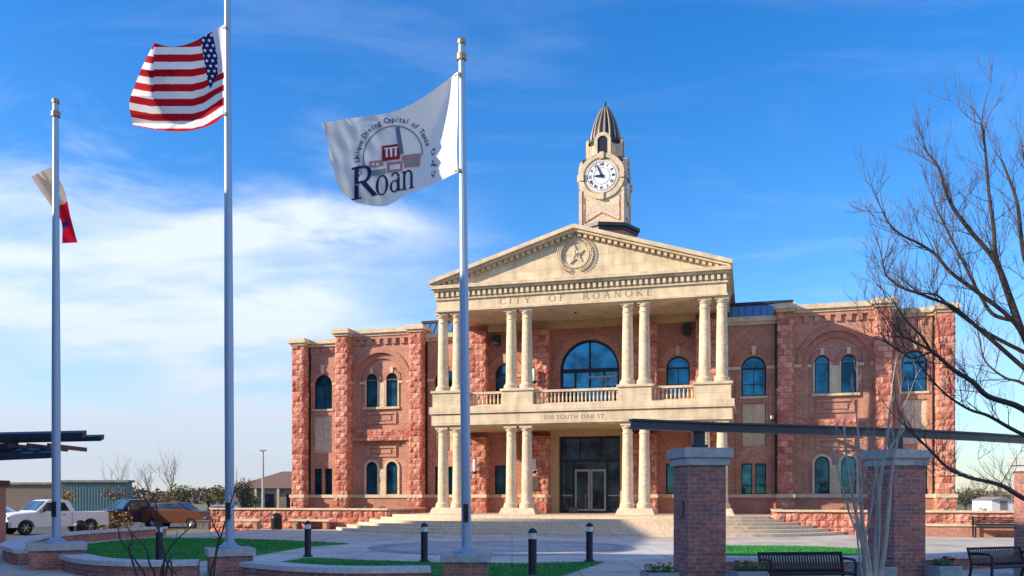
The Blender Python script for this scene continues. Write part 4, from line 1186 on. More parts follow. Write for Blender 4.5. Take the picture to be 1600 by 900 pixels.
# seal: buildings, tower and arc
def box2(x0, y0, x1, y1, sl=-.13):
    return [(x0, y0 + sl * 0), (x1, y0 + sl * (x1 - x0)), (x1, y1 + sl * (x1 - x0)), (x0, y1)]
flag_polys('seal_red', [box2(597, 228, 625, 252)], M['inkred'])
bars = []
for i in range(3): bars.append(box2(602.5 + i * 7, 232.5 - i * .9, 606 + i * 7, 246 - i * .9))
bars += [box2(600, 231.5, 622, 233.5)]
flag_polys('seal_white', bars, M['inkwhite'], .03)
flag_polys('seal_pink', [box2(577, 252, 599, 262), box2(628, 243, 658, 251), box2(605, 254, 629, 270), box2(632, 256, 656, 262)], M['inkpink'])
flag_polys('seal_sage', [box2(581, 266, 603, 275)], M['inksage']); flag_polys('seal_sage', [box2(631, 251, 657, 256)], M['inksage'])
flag_polys('seal_white', [box2(581, 255, 585, 259), box2(588, 255, 592, 259), box2(609, 258, 625, 266, -.13)], M['inkwhite'], .03)
flag_polys('seal_grey', [[(618, 199), (624, 198), (627, 214), (620, 215)], [(620, 215), (627, 214), (631, 240), (625, 241)], box2(611, 261, 623, 264)], M['inkfaint'])
ring_ = []
for i in range(40):
    a0, a1 = pi * (1.12 - 1.14 * i / 40), pi * (1.12 - 1.14 * (i + 1) / 40)
    def e(a, r): return (614 + 47 * r * cos(a) , 243 - 47 * r * sin(a) + (614 - (614 + 47 * r * cos(a))) * .08)
    ring_.append([e(a0, 1), e(a1, 1), e(a1, .965), e(a0, .965)])
flag_polys('seal_grey', ring_, M['inkfaint'])
arc_txt = 'The Unique Dining Capital of Texas'
vs_all = []; 
mb = MB(); n = len(arc_txt)
for i, ch in enumerate(arc_txt):
    if ch == ' ': mb.build('arc_lettering', M['ink'], cf, recalc=False); mb = MB(); continue
    a = pi * (1.16 - 1.10 * (i + .5) / n); vs, fs = text_mesh(ch, 11.5, 1, .12)
    cx_, cy_ = 614 + 56 * cos(a), 243 - 56 * sin(a) - 56 * cos(a) * .08
    rot = a - pi / 2
    mb.add([onflag(cx_ + v.x * cos(rot) - v.y * sin(rot), cy_ - (v.x * sin(rot) + v.y * cos(rot)), .022) for v in vs], fs)
mb.build('arc_lettering', M['ink'], cf, recalc=False)
# snap hooks that hold the flags to the halyards
for fl, pts_, Yp in ((cf, ((718, 116), (718, 266)), YC), (bpy.data.objects['national_flag'], ((354, 42), (353, 178)), YF)):
    for a_, b_ in pts_:
        c_ = W(a_, b_, Yp - .11); m = MB(); m.lathe([(.03, -.012), (.045, 0), (.03, .012)], 12, tuple(c_), 'y'); m.tube([c_, c_ + Vector((-.1, .05, 0))], .012, 6); m.build('snap_hook', M['gold'], fl)
# --- drooping state flag
YT = 20.75
def tx_out(u, v):
    L = [(49, 276), (62, 296), (80, 322), (96, 347), (97, 380)]; R_ = [(78, 261), (92, 280), (103, 305), (110, 338), (121, 379)]
    a = curve(L, v); b = curve(R_, v); p = a * (1 - u) + b * u; return p.x, p.y
def tx_depth(px, py): return (6 * sin((px - py * .6) * .22) + .9 * (px - 85)) * YT / FPX * .5 + .12
def tx_dye(px, py, u, v):
    if py > 318 + (100 - px) * .5: return (.85, .012, .035) if not (346 < py < 356 and px < 106) else (.03, .03, .2)
    return (.85, .64, .46)
flag('state_flag', YT, tx_out, tx_depth, tx_dye, 24, 60, 'drooping flag, cream above and red below, half hidden by the leftmost pole', 'flag')
# ================================================================== RIGHT PERGOLA
def brick_pier(x, y, zt, w, rot, lab, base=-.1):
    p = empty('brick_pier', (x, y, 0), lab, 'pier', rot, 'brick piers carrying the steel pergola')
    h = w / 2; m = MB(); m.box(-h, h, -h, h, base, zt - .3); m.build('shaft', M['pierbrick'], p)
    m = MB(); m.box(-h - .05, h + .05, -h - .05, h + .05, zt - .298, zt - .17); m.box(-h - .10, h + .10, -h - .10, h + .10, zt - .17, zt - .02)
    m.taper(0, 0, zt - .02, zt, h + .1, h + .1, h + .06, h + .06)
    m.build('cap', M['capstone'], p, bevel=.012)
    return p
PA = brick_pier(3.24, 14.95, 2.52, .68, radians(9.7), 'brick pier left of the metal bench, holding the free end of the steel beam')
PB = brick_pier(7.18, 16.15, 2.56, .70, radians(17), 'middle brick pier, behind the pale multi-stemmed tree')
PC = brick_pier(11.25, 18.4, 2.53, .70, radians(27), 'brick pier cut by the right edge of the photo')
m = MB(); m.box(-.365, -.34, -.17, .02, 1.33, 1.62); m.build('fixture', M['plaque'], PA)
beam = empty('pergola_beam', (3.24, 14.95, 2.52), 'dark steel pergola beam resting across the brick piers', 'beam')
def rel(v): return Vector(v) - beam.location
bp = [(1.95, 14.15), (3.24, 14.75), (5.2, 15.35), (7.2, 16.1), (9.3, 17.15), (11.25, 18.35), (13.6, 20.1), (16, 22.2)]
def sweep(mb, path, hw, z0, z1):
    L = []; R_ = []
    for i, p in enumerate(path):
        a = Vector(path[max(i - 1, 0)]); b = Vector(path[min(i + 1, len(path) - 1)]); t = (b - a).normalized(); n_ = Vector((-t.y, t.x))
        L.append(Vector(p) + n_ * hw); R_.append(Vector(p) - n_ * hw)
    mb.prism([(p.x - 3.24, p.y - 14.95) for p in L + R_[::-1]], z0, z1, 'z')
zb = 2.80 - 2.52
m = MB(); sweep(m, bp, .07, zb, zb + .03); sweep(m, bp, .02, zb + .03, zb + .135); sweep(m, bp, .08, zb + .135, zb + .165); m.build('i_beam', M['steel'], beam)
for px_, py_ in ((3.2, 14.86), (7.15, 16.12), (11.2, 18.35)):
    m = MB(); x, y = px_ - 3.24, py_ - 14.95
    m.box(x - .1, x + .1, y - .1, y + .1, .002 + (.04 if px_ > 4 else 0), zb); m.box(x - .14, x + .14, y - .14, y + .14, (.04 if px_ > 7 and px_ < 8 else .003), .06)
    m.build('post', M['steel'], beam)

# ================================================================== LEFT PERGOLA
lp = empty('pergola', (-19.3, 32.0, 0), 'dark steel pergola canopy on a brick pier at the left edge', 'pergola')
m = MB(); m.box(-.5, .35, -.35, .35, -.3, 2.1); m.build('pier', M['trimbrick'], lp)
m = MB(); m.box(-.6, .45, -.45, .45, 2.102, 2.32); m.build('pier_cap', M['black'], lp)
m = MB(); m.box(-.2, 0, -.1, .1, 2.322, 3.2); m.box(-1.2, -1.0, -.1, .1, -.3, 3.2); m.build('post', M['steel'], lp)
m = MB()
def slab3(m, x0, x1, y0, y1, z00, z10, th):
    m.add([(x0, y0, z00), (x1, y0, z10), (x1, y1, z10 + .1), (x0, y1, z00 + .1), (x0, y0, z00 + th), (x1, y0, z10 + th), (x1, y1, z10 + .1 + th), (x0, y1, z00 + .1 + th)],
          [(0, 1, 2, 3), (4, 7, 6, 5), (0, 4, 5, 1), (1, 5, 6, 2), (2, 6, 7, 3), (3, 7, 4, 0)])
slab3(m, -4, 3.5, -.2, .1, 3.72, 3.88, .2); slab3(m, -4, 3.3, 1.6, 1.9, 3.72, 3.88, .18)
m.build('upper_beam', M['steel'], lp)
m = MB(); slab3(m, -4, 2.7, -.6, -.35, 2.82, 3.12, .2); slab3(m, -4, 2.2, .3, .55, 2.95, 3.3, .2); m.build('lower_beam', M['steel'], lp)
m = MB()
for i in range(9):
    x = -3.6 + i * .75; m.box(x, x + .08, -.6, 2.2, 3.5, 3.66)
m.build('slats', M['steel'], lp)
m = MB(); m.prism([(-1.0, 3.15), (1.0, 3.45), (1.0, 3.72), (-1.0, 3.6)], -.05, .05, 'y'); m.build('bracket', M['steel'], lp)

# ================================================================== METAL BENCHES, PLANTERS
def metal_bench(loc, rot, w, lab):
    b = empty('metal_bench', loc, lab, 'bench', rot, 'black metal strap benches by the pergola')
    fr = MB()
    hw = w / 2
    fr.tube([(-hw, .20, .74), (hw, .20, .74)], .022, 8); fr.tube([(-hw, .12, .47), (hw, .12, .47)], .02, 8)
    fr.tube([(-hw, -.3, .43), (hw, -.3, .43)], .025, 8)
    fr.build('frame_rail', M['black'], b, smooth='auto')
    m = MB(); n = int(w / .048)
    for i in range(n):
        x = -hw + w * (i + .5) / n
        m.add([(x - .016, .20, .74), (x + .016, .20, .74), (x + .016, .12, .47), (x - .016, .12, .47), (x - .016, .206, .74), (x + .016, .206, .74), (x + .016, .126, .47), (x - .016, .126, .47)],
              [(0, 1, 2, 3), (7, 6, 5, 4), (0, 4, 5, 1), (1, 5, 6, 2), (2, 6, 7, 3), (3, 7, 4, 0)])
    m.build('backrest', M['black'], b)
    m = MB()
    for i in range(n):
        x = -hw + w * (i + .5) / n
        m.box(x - .016, x + .016, -.3, .12, .445, .452)
    m.build('seat', M['black'], b)
    for s_ in (-1, 1):
        a = MB(); x = s_ * hw
        a.tube([(x, .24, 0), (x, .14, .3), (x, .12, .47), (x, .17, .65), (x, .20, .76)], .024, 8)
        a.tube([(x, -.32, 0), (x, -.3, .3), (x, -.31, .6), (x, -.25, .655), (x, .0, .66), (x, .165, .65)], .024, 8)
        a.build('arm_frame', M['black'], b, smooth='auto')
    return b
metal_bench((4.87, 14.35, 0), radians(6), 1.44, 'black metal bench between the two front brick piers')
metal_bench((9.05, 15.9, 0), radians(22), 1.35, 'black metal bench at the right edge, in front of the sunlit wall')
def planter(px, py, Y, w, lab, flowers, seed):
    p = W(px, py, Y); e = empty('planter', (p.x, p.y, 0), lab, 'planter', radians(8), 'square blue grey planters')
    m = MB(); h = w / 2; z = p.z
    m.taper(0, 0, 0, z, h * .86, h * .86, h, h); o = m.build('pot', M['planter'], e, bevel=.012)
    m = MB(); m.box(-h * .9, h * .9, -h * .9, h * .9, z, z + .006); m.build('soil', M['soil'], e)
    r = random.Random(seed)
    f = empty('flowers', (p.x, p.y, z + .007), flowers[0], 'flowers', radians(8), 'bedding flowers in the planters')
    m = MB()
    for i in range(9): leaf_clump(m, (r.uniform(-h, h) * .75, r.uniform(-h, h) * .75, .05), .09, 26, .03, r, .6)
    m.build('leaves', M['leafgreen'], f, recalc=False)
    for kind in flowers[1]:
        m = MB()
        for i in range(6):
            x, y = r.uniform(-h, h) * .8, r.uniform(-h, h) * .8; zz = r.uniform(.08, .13)
            for k in range(5):
                a = k * 2 * pi / 5 + i; m.add([(x, y, zz), (x + .04 * cos(a - .5), y + .04 * sin(a - .5), zz + .015), (x + .05 * cos(a), y + .05 * sin(a), zz + .03), (x + .04 * cos(a + .5), y + .04 * sin(a + .5), zz + .015)], [(0, 1, 2, 3)])
        m.build('blossom', M[kind], f, recalc=False)
    return e
planter(1030, 893, 14.3, .52, 'blue grey planter left of the nearest brick pier', ('yellow and red flowers left of the nearest brick pier', ['yellow', 'redpetal']), 1)
planter(1167, 891, 14.2, .52, 'blue grey planter between the nearest pier and the metal bench', ('yellow flowers beside the left end of the middle metal bench', ['yellow', 'purple']), 2)
planter(1364, 884, 14.6, .56, 'blue grey planter behind the pale tree stems', ('dark purple flowers behind the pale tree stems', ['purple']), 3)
planter(1474, 883, 15.6, .46, 'blue grey planter left of the bench at the right edge', ('leafy flowers left of the bench at the right edge', ['purple', 'redpetal']), 4)
planter(1618, 878, 16.4, .56, 'blue grey planter cut by the right edge of the photo', ('flowers at the right edge of the photo', ['redpetal']), 5)

# ================================================================== TREES
def limb(mb, pts, r0, r1, seg=7):
    """smooth tapered limb through 3D points; returns the sampled path"""
    P = [Vector(p) for p in pts]; n = len(P); sm = []
    for i in range(n - 1):
        a, b, c, d = P[max(i - 1, 0)], P[i], P[i + 1], P[min(i + 2, n - 1)]
        for k in range(4):
            t = k / 4; sm.append(.5 * ((2 * b) + (c - a) * t + (2 * a - 5 * b + 4 * c - d) * t * t + (3 * b - a - 3 * c + d) * t ** 3))
    sm.append(P[-1]); N_ = len(sm)
    mb.tube(sm, [r0 + (r1 - r0) * (i / (N_ - 1)) ** .8 for i in range(N_)], seg)
    return sm
def twigs(mb, p, d, L, r, depth, rng, up=.25, spread=.55):
    n = 5; pts = [p]; dd = d.normalized()
    for i in range(n):
        dd = (dd + Vector((rng.gauss(0, .13), rng.gauss(0, .13), rng.gauss(0, .1) + up * .12))).normalized()
        pts.append(pts[-1] + dd * (L / n))
    mb.tube(pts, [r * (1 - .7 * i / n) for i in range(n + 1)], 4 if depth < 2 else 5, cap=False)
    if depth <= 0: return
    for k in range(rng.choice((2, 3, 3, 4))):
        i = rng.randint(1, n); b = pts[i]
        nd = (dd + Vector((rng.gauss(0, spread), rng.gauss(0, spread), rng.gauss(0, spread) + up))).normalized()
        twigs(mb, b, nd, L * rng.uniform(.5, .75), r * .55, depth - 1, rng, up, spread)
rng = random.Random(11)
tr = empty('bare_tree', (7.9, 10.6, 0), 'large bare dark-limbed tree reaching in from the right edge', 'tree')
def wp(L, Y0, Y1):
    n = len(L) - 1; return [W(a, b, Y0 + (Y1 - Y0) * i / n) - tr.location for i, (a, b) in enumerate(L)]
tk = MB()
limb(tk, [Vector((0, 0, -.1)), Vector((-.05, -.05, 1.0)), Vector((-.2, -.05, 2.0)), W(1640, 600, 10.5) - tr.location], .17, .13, 12)
tk.build('trunk', M['bark'], tr, smooth=True)
limbs = [
 ([(1640, 640), (1615, 560), (1588, 496), (1563, 425), (1550, 400), (1520, 365), (1490, 325), (1475, 290), (1467, 262), (1450, 240)], 10.5, 10.9, .06, .014),
 ([(1600, 525), (1570, 440), (1556, 400), (1553, 360), (1545, 300), (1540, 240), (1535, 195)], 10.5, 10.2, .045, .012),
 ([(1640, 620), (1606, 540), (1580, 498), (1525, 455), (1485, 425), (1462, 398), (1435, 380), (1410, 368), (1390, 350), (1378, 328)], 10.4, 10.0, .042, .008),
 ([(1580, 500), (1550, 490), (1528, 455), (1510, 420), (1495, 390), (1470, 340), (1460, 318)], 10.4, 10.7, .032, .01),
 ([(1640, 610), (1560, 540), (1520, 505), (1490, 480), (1465, 470), (1440, 460), (1410, 450), (1385, 430), (1378, 402)], 10.4, 9.8, .036, .008),
 ([(1640, 600), (1625, 470), (1600, 400), (1590, 320), (1575, 275), (1565, 250)], 10.6, 10.9, .05, .012),
 ([(1650, 690), (1600, 640), (1545, 620), (1519, 596), (1490, 578), (1470, 560), (1455, 548), (1440, 525), (1415, 500), (1396, 470)], 10.3, 9.9, .05, .01),
 ([(1455, 548), (1440, 540), (1415, 528), (1405, 520), (1388, 498)], 10.0, 9.8, .022, .006),
 ([(1455, 550), (1425, 560), (1408, 549), (1385, 535)], 10.0, 9.7, .018, .006),
 ([(1640, 570), (1560, 530), (1519, 505), (1485, 480), (1465, 462), (1440, 458)], 10.5, 10.3, .034, .01),
 ([(1650, 700), (1590, 675), (1545, 650), (1515, 640), (1480, 618), (1455, 592), (1430, 560)], 10.4, 10.1, .034, .008),
 ([(1650, 800), (1600, 779), (1570, 761), (1545, 753), (1510, 745), (1480, 730), (1455, 705), (1440, 690), (1415, 665)], 10.2, 9.6, .04, .012),
 ([(1650, 640), (1600, 600), (1570, 590), (1540, 565), (1530, 530)], 10.6, 10.9, .03, .008),
 ([(1640, 500), (1615, 380), (1608, 320), (1604, 270), (1598, 235)], 10.8, 11.0, .04, .01),
]
lm_ = MB(); tw_ = MB()
for L, y0, y1, r0, r1 in limbs:
    sm = limb(lm_, wp(L, y0, y1), r0 * .84, r1 * .85, 7)
    n_ = len(sm)
    for i in range(int(n_ * .22), n_, 1):
        if rng.random() < .7:
            d = (sm[min(i + 1, n_ - 1)] - sm[max(i - 1, 0)]).normalized()
            side_ = Vector((rng.gauss(0, .6), rng.gauss(0, .6), rng.gauss(.25, .5)))
            dd = (d + side_).normalized()
            if dd.z < -.15: dd.z = .1
            f_ = (i / n_); twigs(tw_, sm[i], dd, rng.uniform(.3, .62) * (1.1 - .3 * f_), .0058, 3, rng, .45, .5)
    twigs(tw_, sm[-1], sm[-1] - sm[-3], .45, .006, 3, rng, .5, .45)
lm_.build('limb', M['bark'], tr, smooth=True)
tw_.build('twigs', M['twig'], tr, recalc=False)['kind'] = 'stuff'

ct = empty('multi_stem_tree', W(1362, 905, 13.2) * 1, 'pale smooth-barked bare tree with many upright stems in front of the middle pier', 'tree')
ct.location.z = 0
def wc_(L, Y0, Y1):
    n = len(L) - 1; return [W(a, b, Y0 + (Y1 - Y0) * i / n) - ct.location for i, (a, b) in enumerate(L)]
stems = [([(1358, 925), (1350, 865), (1345, 835), (1336, 795), (1326, 740), (1318, 660), (1310, 590)], .05),
 ([(1362, 925), (1356, 870), (1348, 820), (1345, 760), (1342, 700), (1338, 640), (1330, 560)], .052),
 ([(1366, 925), (1368, 860), (1372, 800), (1377, 740), (1388, 670), (1394, 600), (1402, 540)], .056),
 ([(1371, 925), (1381, 862), (1388, 800), (1393, 740), (1402, 690), (1412, 640), (1430, 600)], .054),
 ([(1360, 925), (1346, 850), (1330, 810), (1318, 770), (1300, 700), (1292, 640)], .02),
 ([(1368, 925), (1374, 830), (1372, 760), (1362, 700), (1358, 620)], .022),
 ([(1356, 925), (1352, 850), (1362, 790), (1372, 730), (1420, 660), (1440, 620)], .02),
 ([(1352, 925), (1343, 870), (1338, 800), (1352, 740), (1356, 690)], .018)]
sb = MB(); st_ = MB()
for i, (L, r) in enumerate(stems):
    sm = limb(sb, wc_(L[:-1] if i < 4 else L[:-1], 13.2, 13.2 + rng.uniform(-.35, .35)), r, .012, 8)
    for k in range(len(sm) // 2, len(sm), 2):
        twigs(st_, sm[k], Vector((rng.gauss(0, .5), rng.gauss(0, .4), 1)), .55, .0055, 1, rng, .5, .3)
sb.build('trunk', M['palebark'], ct, smooth=True)
st_.build('twigs', M['palebark'], ct, recalc=False)['kind'] = 'stuff'

def bare_shrub(name, base, Ls, Y, lab, r, mat='bark'):
    e = empty(name, (base.x, base.y, 0), lab, 'shrub'); m = MB(); t = MB()
    for L in Ls:
        pts = [Vector((0, 0, -.02))] + [W(a, b, Y + rng.uniform(-.1, .1)) - e.location for a, b in L]
        sm = limb(m, pts, r, .006, 7)
        for k in range(len(sm) // 2, len(sm), 3):
            twigs(t, sm[k], (sm[-1] - sm[-3]) + Vector((rng.gauss(0, .1), rng.gauss(0, .1), .05)), .14, .004, 1, rng, .3, .6)
    m.build('stem', M[mat], e, smooth=True); t.build('twigs', M['twig'], e, recalc=False)['kind'] = 'stuff'
bare_shrub('bare_shrub', W(246, 950, 10.5), [[(228, 905), (216, 882), (200, 860), (188, 843), (185, 822)], [(243, 905), (234, 882), (228, 858), (212, 840), (200, 826)],
    [(250, 905), (257, 870), (250, 838), (246, 800), (240, 772)], [(268, 905), (262, 882), (252, 850), (245, 820), (228, 780), (215, 762)], [(255, 890), (262, 862), (278, 842), (300, 822)],
    [(204, 868), (207, 850), (206, 835)], [(262, 880), (270, 890), (276, 900)]], 10.5, 'dark leafless shrub in front of the left lawn', .016)
bare_shrub('bare_sapling', W(322, 960, 9.5), [[(328, 905), (337, 868), (345, 840), (353, 812), (361, 785), (368, 760)], [(338, 862), (343, 840), (334, 822), (330, 808)]], 9.5,
           'thin dark leafless sapling crossing the second flagpole', .014)

# ================================================================== VEHICLES
def wheel(parent, x, y, r, w=.26):
    m = MB(); m.lathe([(r * .62, -w / 2), (r * .93, -w / 2), (r, -w / 2 + .04), (r, w / 2 - .04), (r * .93, w / 2), (r * .62, w / 2)], 28, (x, y, r), 'y'); t = m.build('tyre', M['tyre'], parent, smooth='auto')
    m = MB(); s_ = 1 if y > 0 else -1
    m.lathe([(r * .63, -w / 2 + .03), (r * .6, w / 2 - .02), (r * .15, w / 2 - .06), (.02, w / 2 - .02)] if s_ > 0 else [(.02, -w / 2 + .02), (r * .15, -w / 2 + .06), (r * .6, -w / 2 + .02), (r * .63, w / 2 - .03)], 24, (x, y, r), 'y')
    for k in range(6):
        a = k * pi / 3; m.tube([(x, y + s_ * (w / 2 - .02), r), (x + r * .58 * cos(a), y + s_ * (w / 2 - .01), r + r * .58 * sin(a))], .03, 6)
    m.build('rim', M['rim'], t, smooth='auto')
def car_shell(prof, w, tuck_z, tuck, zbot):
    """closed side outline (x,z) given width that narrows above tuck_z"""
    m = MB(); loops = []; ys = [-w / 2, -w / 2 + .05, -w * .25, 0, w * .25, w / 2 - .05, w / 2]
    vs = []
    for yi, y in enumerate(ys):
        for (x, z) in prof:
            k = 1 - (tuck * max(0, z - tuck_z))
            yy = y * k
            edge = yi in (0, 6); zz = z - (.03 if edge and z > zbot + .1 else 0); xx = x * (.99 if edge else 1)
            crown = .025 * (1 - (y / (w / 2)) ** 2) if z > zbot + .3 else 0
            vs.append((xx, yy, zz + crown))
    n = len(prof); fs = []
    for j in range(len(ys) - 1):
        for i in range(n): fs.append((j * n + i, j * n + (i + 1) % n, (j + 1) * n + (i + 1) % n, (j + 1) * n + i))
    tr_ = tessellate_polygon([[Vector((x, z, 0)) for x, z in prof]])
    fs += [tuple(t) for t in tr_] + [tuple(i + (len(ys) - 1) * n for i in reversed(t)) for t in tr_]
    m.add(vs, fs); return m
def wheel_arch(cx, r, z0, n=8): return [(cx + r * cos(a), z0 + r * sin(a)) for a in [pi - pi * i / n for i in range(n + 1)]]
def pickup(loc, rot, paint, lab, group=None):
    e = empty('pickup_truck', loc, lab, 'pickup truck', rot)
    W_ = 1.95; # front toward -x
    prof = [(-2.9, .42)] + [(-2.86, .5)][:0] + wheel_arch(-1.95, .47, .42) + wheel_arch(1.75, .47, .42) + [(2.85, .45), (2.88, .75), (2.86, 1.22), (.95, 1.24), (.82, 1.3), (.55, 1.88), (.3, 1.94), (-.55, 1.92), (-.75, 1.86), (-1.38, 1.27), (-2.5, 1.16), (-2.82, 1.05), (-2.92, .8)]
    body = car_shell(prof, W_, 1.2, .22, .42); b = body.build('body', M[paint], e, smooth='auto')
    bed = MB(); bed.box(1.02, 2.78, -.82, .82, 1.1, 1.225); bed.build('bed_liner', M['black'], e)
    for s_ in (-1, 1):
        k = lambda z: s_ * (W_ / 2 * (1 - .22 * (z - 1.2)) - .008)
        for pts in ([(-1.18, 1.3), (-.73, 1.77), (-.30, 1.79), (-.30, 1.3)], [(-.2, 1.3), (-.2, 1.79), (.26, 1.79), (.5, 1.3)]):
            m = MB(); q = [(x, k(z) + s_ * .006, z) for x, z in pts]; m.add(q + [(a, b_ - s_ * .03, c) for a, b_, c in q], [(0, 1, 2, 3), (0, 4, 5, 1), (1, 5, 6, 2), (2, 6, 7, 3), (3, 7, 4, 0)]); m.build('side_window', M['carglass'], e)
        m = MB(); m.tube([(-1.05, s_ * .93, 1.3), (-1.05, s_ * 1.1, 1.33)], .03, 6); m.box(-1.15, -1.02, s_ * 1.02, s_ * 1.2, 1.24, 1.44); m.build('mirror', M['black'], e)
        m = MB(); m.box(-2.93, -2.72, s_ * .62, s_ * .93, .84, 1.03); m.build('headlight', M['headlamp'], e)
        m = MB(); m.box(2.84, 2.9, s_ * .82, s_ * .965, .82, 1.18); m.build('tail_light', M['redlamp'], e)
        m = MB(); m.box(-.28, -.26, s_ * .974, s_ * .985, .5, 1.28); m.box(.1, .24, s_ * .975, s_ * 1.0, 1.08, 1.12); m.box(.62, .64, s_ * .974, s_ * .985, .5, 1.22); m.build_each('door_seam', M['black'], e)
    m = MB(); m.add([(-1.34, -.8, 1.34), (-1.34, .8, 1.34), (-.80, .73, 1.875), (-.80, -.73, 1.875), (-1.30, -.8, 1.30), (-1.30, .8, 1.30), (-.76, .73, 1.84), (-.76, -.73, 1.84)], [(0, 1, 2, 3), (0, 4, 5, 1), (1, 5, 6, 2), (2, 6, 7, 3), (3, 7, 4, 0)]); m.build('windscreen', M['carglass'], e)
    m = MB(); m.box(-3.0, -2.72, -.975, .975, .36, .74); m.build('bumper', M['bluepaint'], e, bevel=.03)
    m = MB(); m.box(-2.96, -2.8, -.62, .62, .76, 1.1); m.build('grille', M['black'], e)
    m = MB(); m.box(2.86, 3.0, -.9, .9, .48, .66); m.build('rear_bumper', M['alum'], e, bevel=.02)
    for x in (-1.95, 1.75):
        for y in (-.84, .84): wheel(e, x, y, .39)
    return e
def sedan(loc, rot, paint, lab, suv=False):
    e = empty('parked_car', loc, lab, 'car', rot); h = .28 if suv else 0
    prof = [(-2.25, .35)] + wheel_arch(-1.4, .38, .35) + wheel_arch(1.35, .38, .35) + [(2.22, .38), (2.3, .6 + h * .5), (2.22, .95 + h), (1.75, 1.0 + h), (1.15 + h, 1.42 + h), (.3, 1.48 + h), (-.35, 1.44 + h), (-1.05, .98 + h), (-2.0, .85 + h), (-2.28, .65)]
    car_shell(prof, 1.8, .95 + h, .3, .35).build('body', M[paint], e, smooth='auto')
    for s_ in (-1, 1):
        k = lambda z: s_ * (.9 * (1 - .3 * (z - .95 - h)) - .006)
        m = MB(); q = [(x, k(z) + s_ * .006, z) for x, z in [(-.92, 1.02 + h), (-.35, 1.37 + h), (.3, 1.4 + h), (1.1 + h * .6, 1.34 + h), (1.5, 1.04 + h)]]
        m.add(q + [(a, b_ - s_ * .03, c) for a, b_, c in q], [(0, 1, 2, 3, 4)] + [(i, i + 5, (i + 1) % 5 + 5, (i + 1) % 5) for i in range(5)]); m.build('side_window', M['carglass'], e)
        m = MB(); m.box(-2.27, -2.1, s_ * .5, s_ * .82, .62, .78); m.build('headlight', M['headlamp'], e)
        m = MB(); m.box(2.2, 2.3, s_ * .55, s_ * .83, .7 + h * .5, .86 + h * .5); m.build('tail_light', M['redlamp'], e)
    m = MB(); m.add([(-1.06, -.72, 1.02 + h), (-1.06, .72, 1.02 + h), (-.42, .64, 1.445 + h), (-.42, -.64, 1.445 + h), (-1.0, -.72, .98 + h), (-1.0, .72, .98 + h), (-.38, .64, 1.4 + h), (-.38, -.64, 1.4 + h)], [(0, 1, 2, 3), (0, 4, 5, 1), (1, 5, 6, 2), (2, 6, 7, 3), (3, 7, 4, 0)]); m.build('windscreen', M['carglass'], e)
    for x in (-1.4, 1.35):
        for y in (-.78, .78): wheel(e, x, y, .33, .22)
    return e
PK = -.37
pickup((-26.4, 49.6, PK), radians(56), 'whitepaint', 'white pickup truck with dark bumper parked behind the leftmost pole')
pickup((-25.6, 58.5, PK), radians(58), 'bluepaint', 'dark blue pickup parked beyond the left lawn')
sedan((-22.6, 58.5, PK), radians(172), 'copperpaint', 'copper brown car with black trim parked next to the dark blue pickup', True)
sedan((-36.5, 60, PK), radians(15), 'silverpaint', 'pale car partly hidden behind the white pickup at far left')
sedan((-22.4, 66.0, PK), radians(5), 'silverpaint', 'silver car parked left of the second flagpole')
# electrical box on the kerb
eb = MB(); eb.box(-.3, .3, -.25, .25, 0, .45); eb.box(-.33, .33, -.28, .28, .45, .5); eb.box(-.02, .02, -.26, -.25, .05, .4)
o = eb.build('utility_box', M['greywall']); p = G(319, 826, 0); o.location = (p.x, p.y, -.05); tag(o, 'grey utility box beside the lawn left of the second flagpole', 'utility box')

# ================================================================== BACKGROUND
bg = empty('metal_warehouse', (-62, 118, -.4), 'long low warehouse, brown at left and teal at right, beyond the car park', 'warehouse')
m = MB(); m.box(-30, 0, 0, 2, 0, 3.9); m.build('brown_wall', M['brownwall'], bg)
m = MB(); m.box(.003, 9.6, -.5, 1.2, 0, 4.2)
for i in range(24): m.box(.1 + i * .4, .16 + i * .4, -.54, -.49, 0, 4.2)
m.build('teal_wall', M['tealwall'], bg)
m = MB(); m.box(-30.3, -.002, -.3, 2.2, 3.9, 4.2); m.box(0, 9.9, -.8, 1.4, 4.2, 4.5); m.build('roof', M['greywall'], bg)
hs = empty('pitched_house', (-26.2, 92, -.4), 'grey house with brown hipped roof just left of the city hall', 'house')
m = MB(); m.box(-3.6, 9, 0, 9, 0, 3.1)
m.build('wall', M['greywall'], hs)
m = MB(); m.add([(-4.0, -.5, 3.1), (9.4, -.5, 3.1), (9.4, 9.5, 3.1), (-4.0, 9.5, 3.1), (.8, 3.6, 5.0), (6, 3.6, 5.0)], [(0, 1, 5, 4), (1, 2, 5), (2, 3, 4, 5), (3, 0, 4), (3, 2, 1, 0)]); m.build('roof', M['shingle'], hs)
for x in (-2.6, -.2, 2.2):
    m = MB(); m.box(x, x + 1.1, -.06, .05, .9, 2.5); w_ = m.build('window', M['frame'], hs)
m = MB(); 
for x in (-3.4, -1.0, 1.4, 3.8): m.box(x - .12, x + .12, -.45, -.25, 0, 3.1)
m.build('porch_post', M['cream_plain'], hs)
for px_, Y_, top, lab in ((411, 80, 705, 'tall pale lamp pole standing before the pitched house'),):
    b = W(px_, 795, Y_); m = MB(); h_ = W(px_, top, Y_).z + .4
    m.lathe([(.16, 0), (.12, h_ * .5), (.07, h_)], 10); e = empty('lamp_pole', (b.x, b.y, -.4), lab, 'lamp pole'); m.build('pole', M['capstone'], e, smooth='auto')
    m = MB(); m.box(-.3, .3, -.15, .15, h_, h_ + .12); m.build('lamp_head', M['capstone'], e)
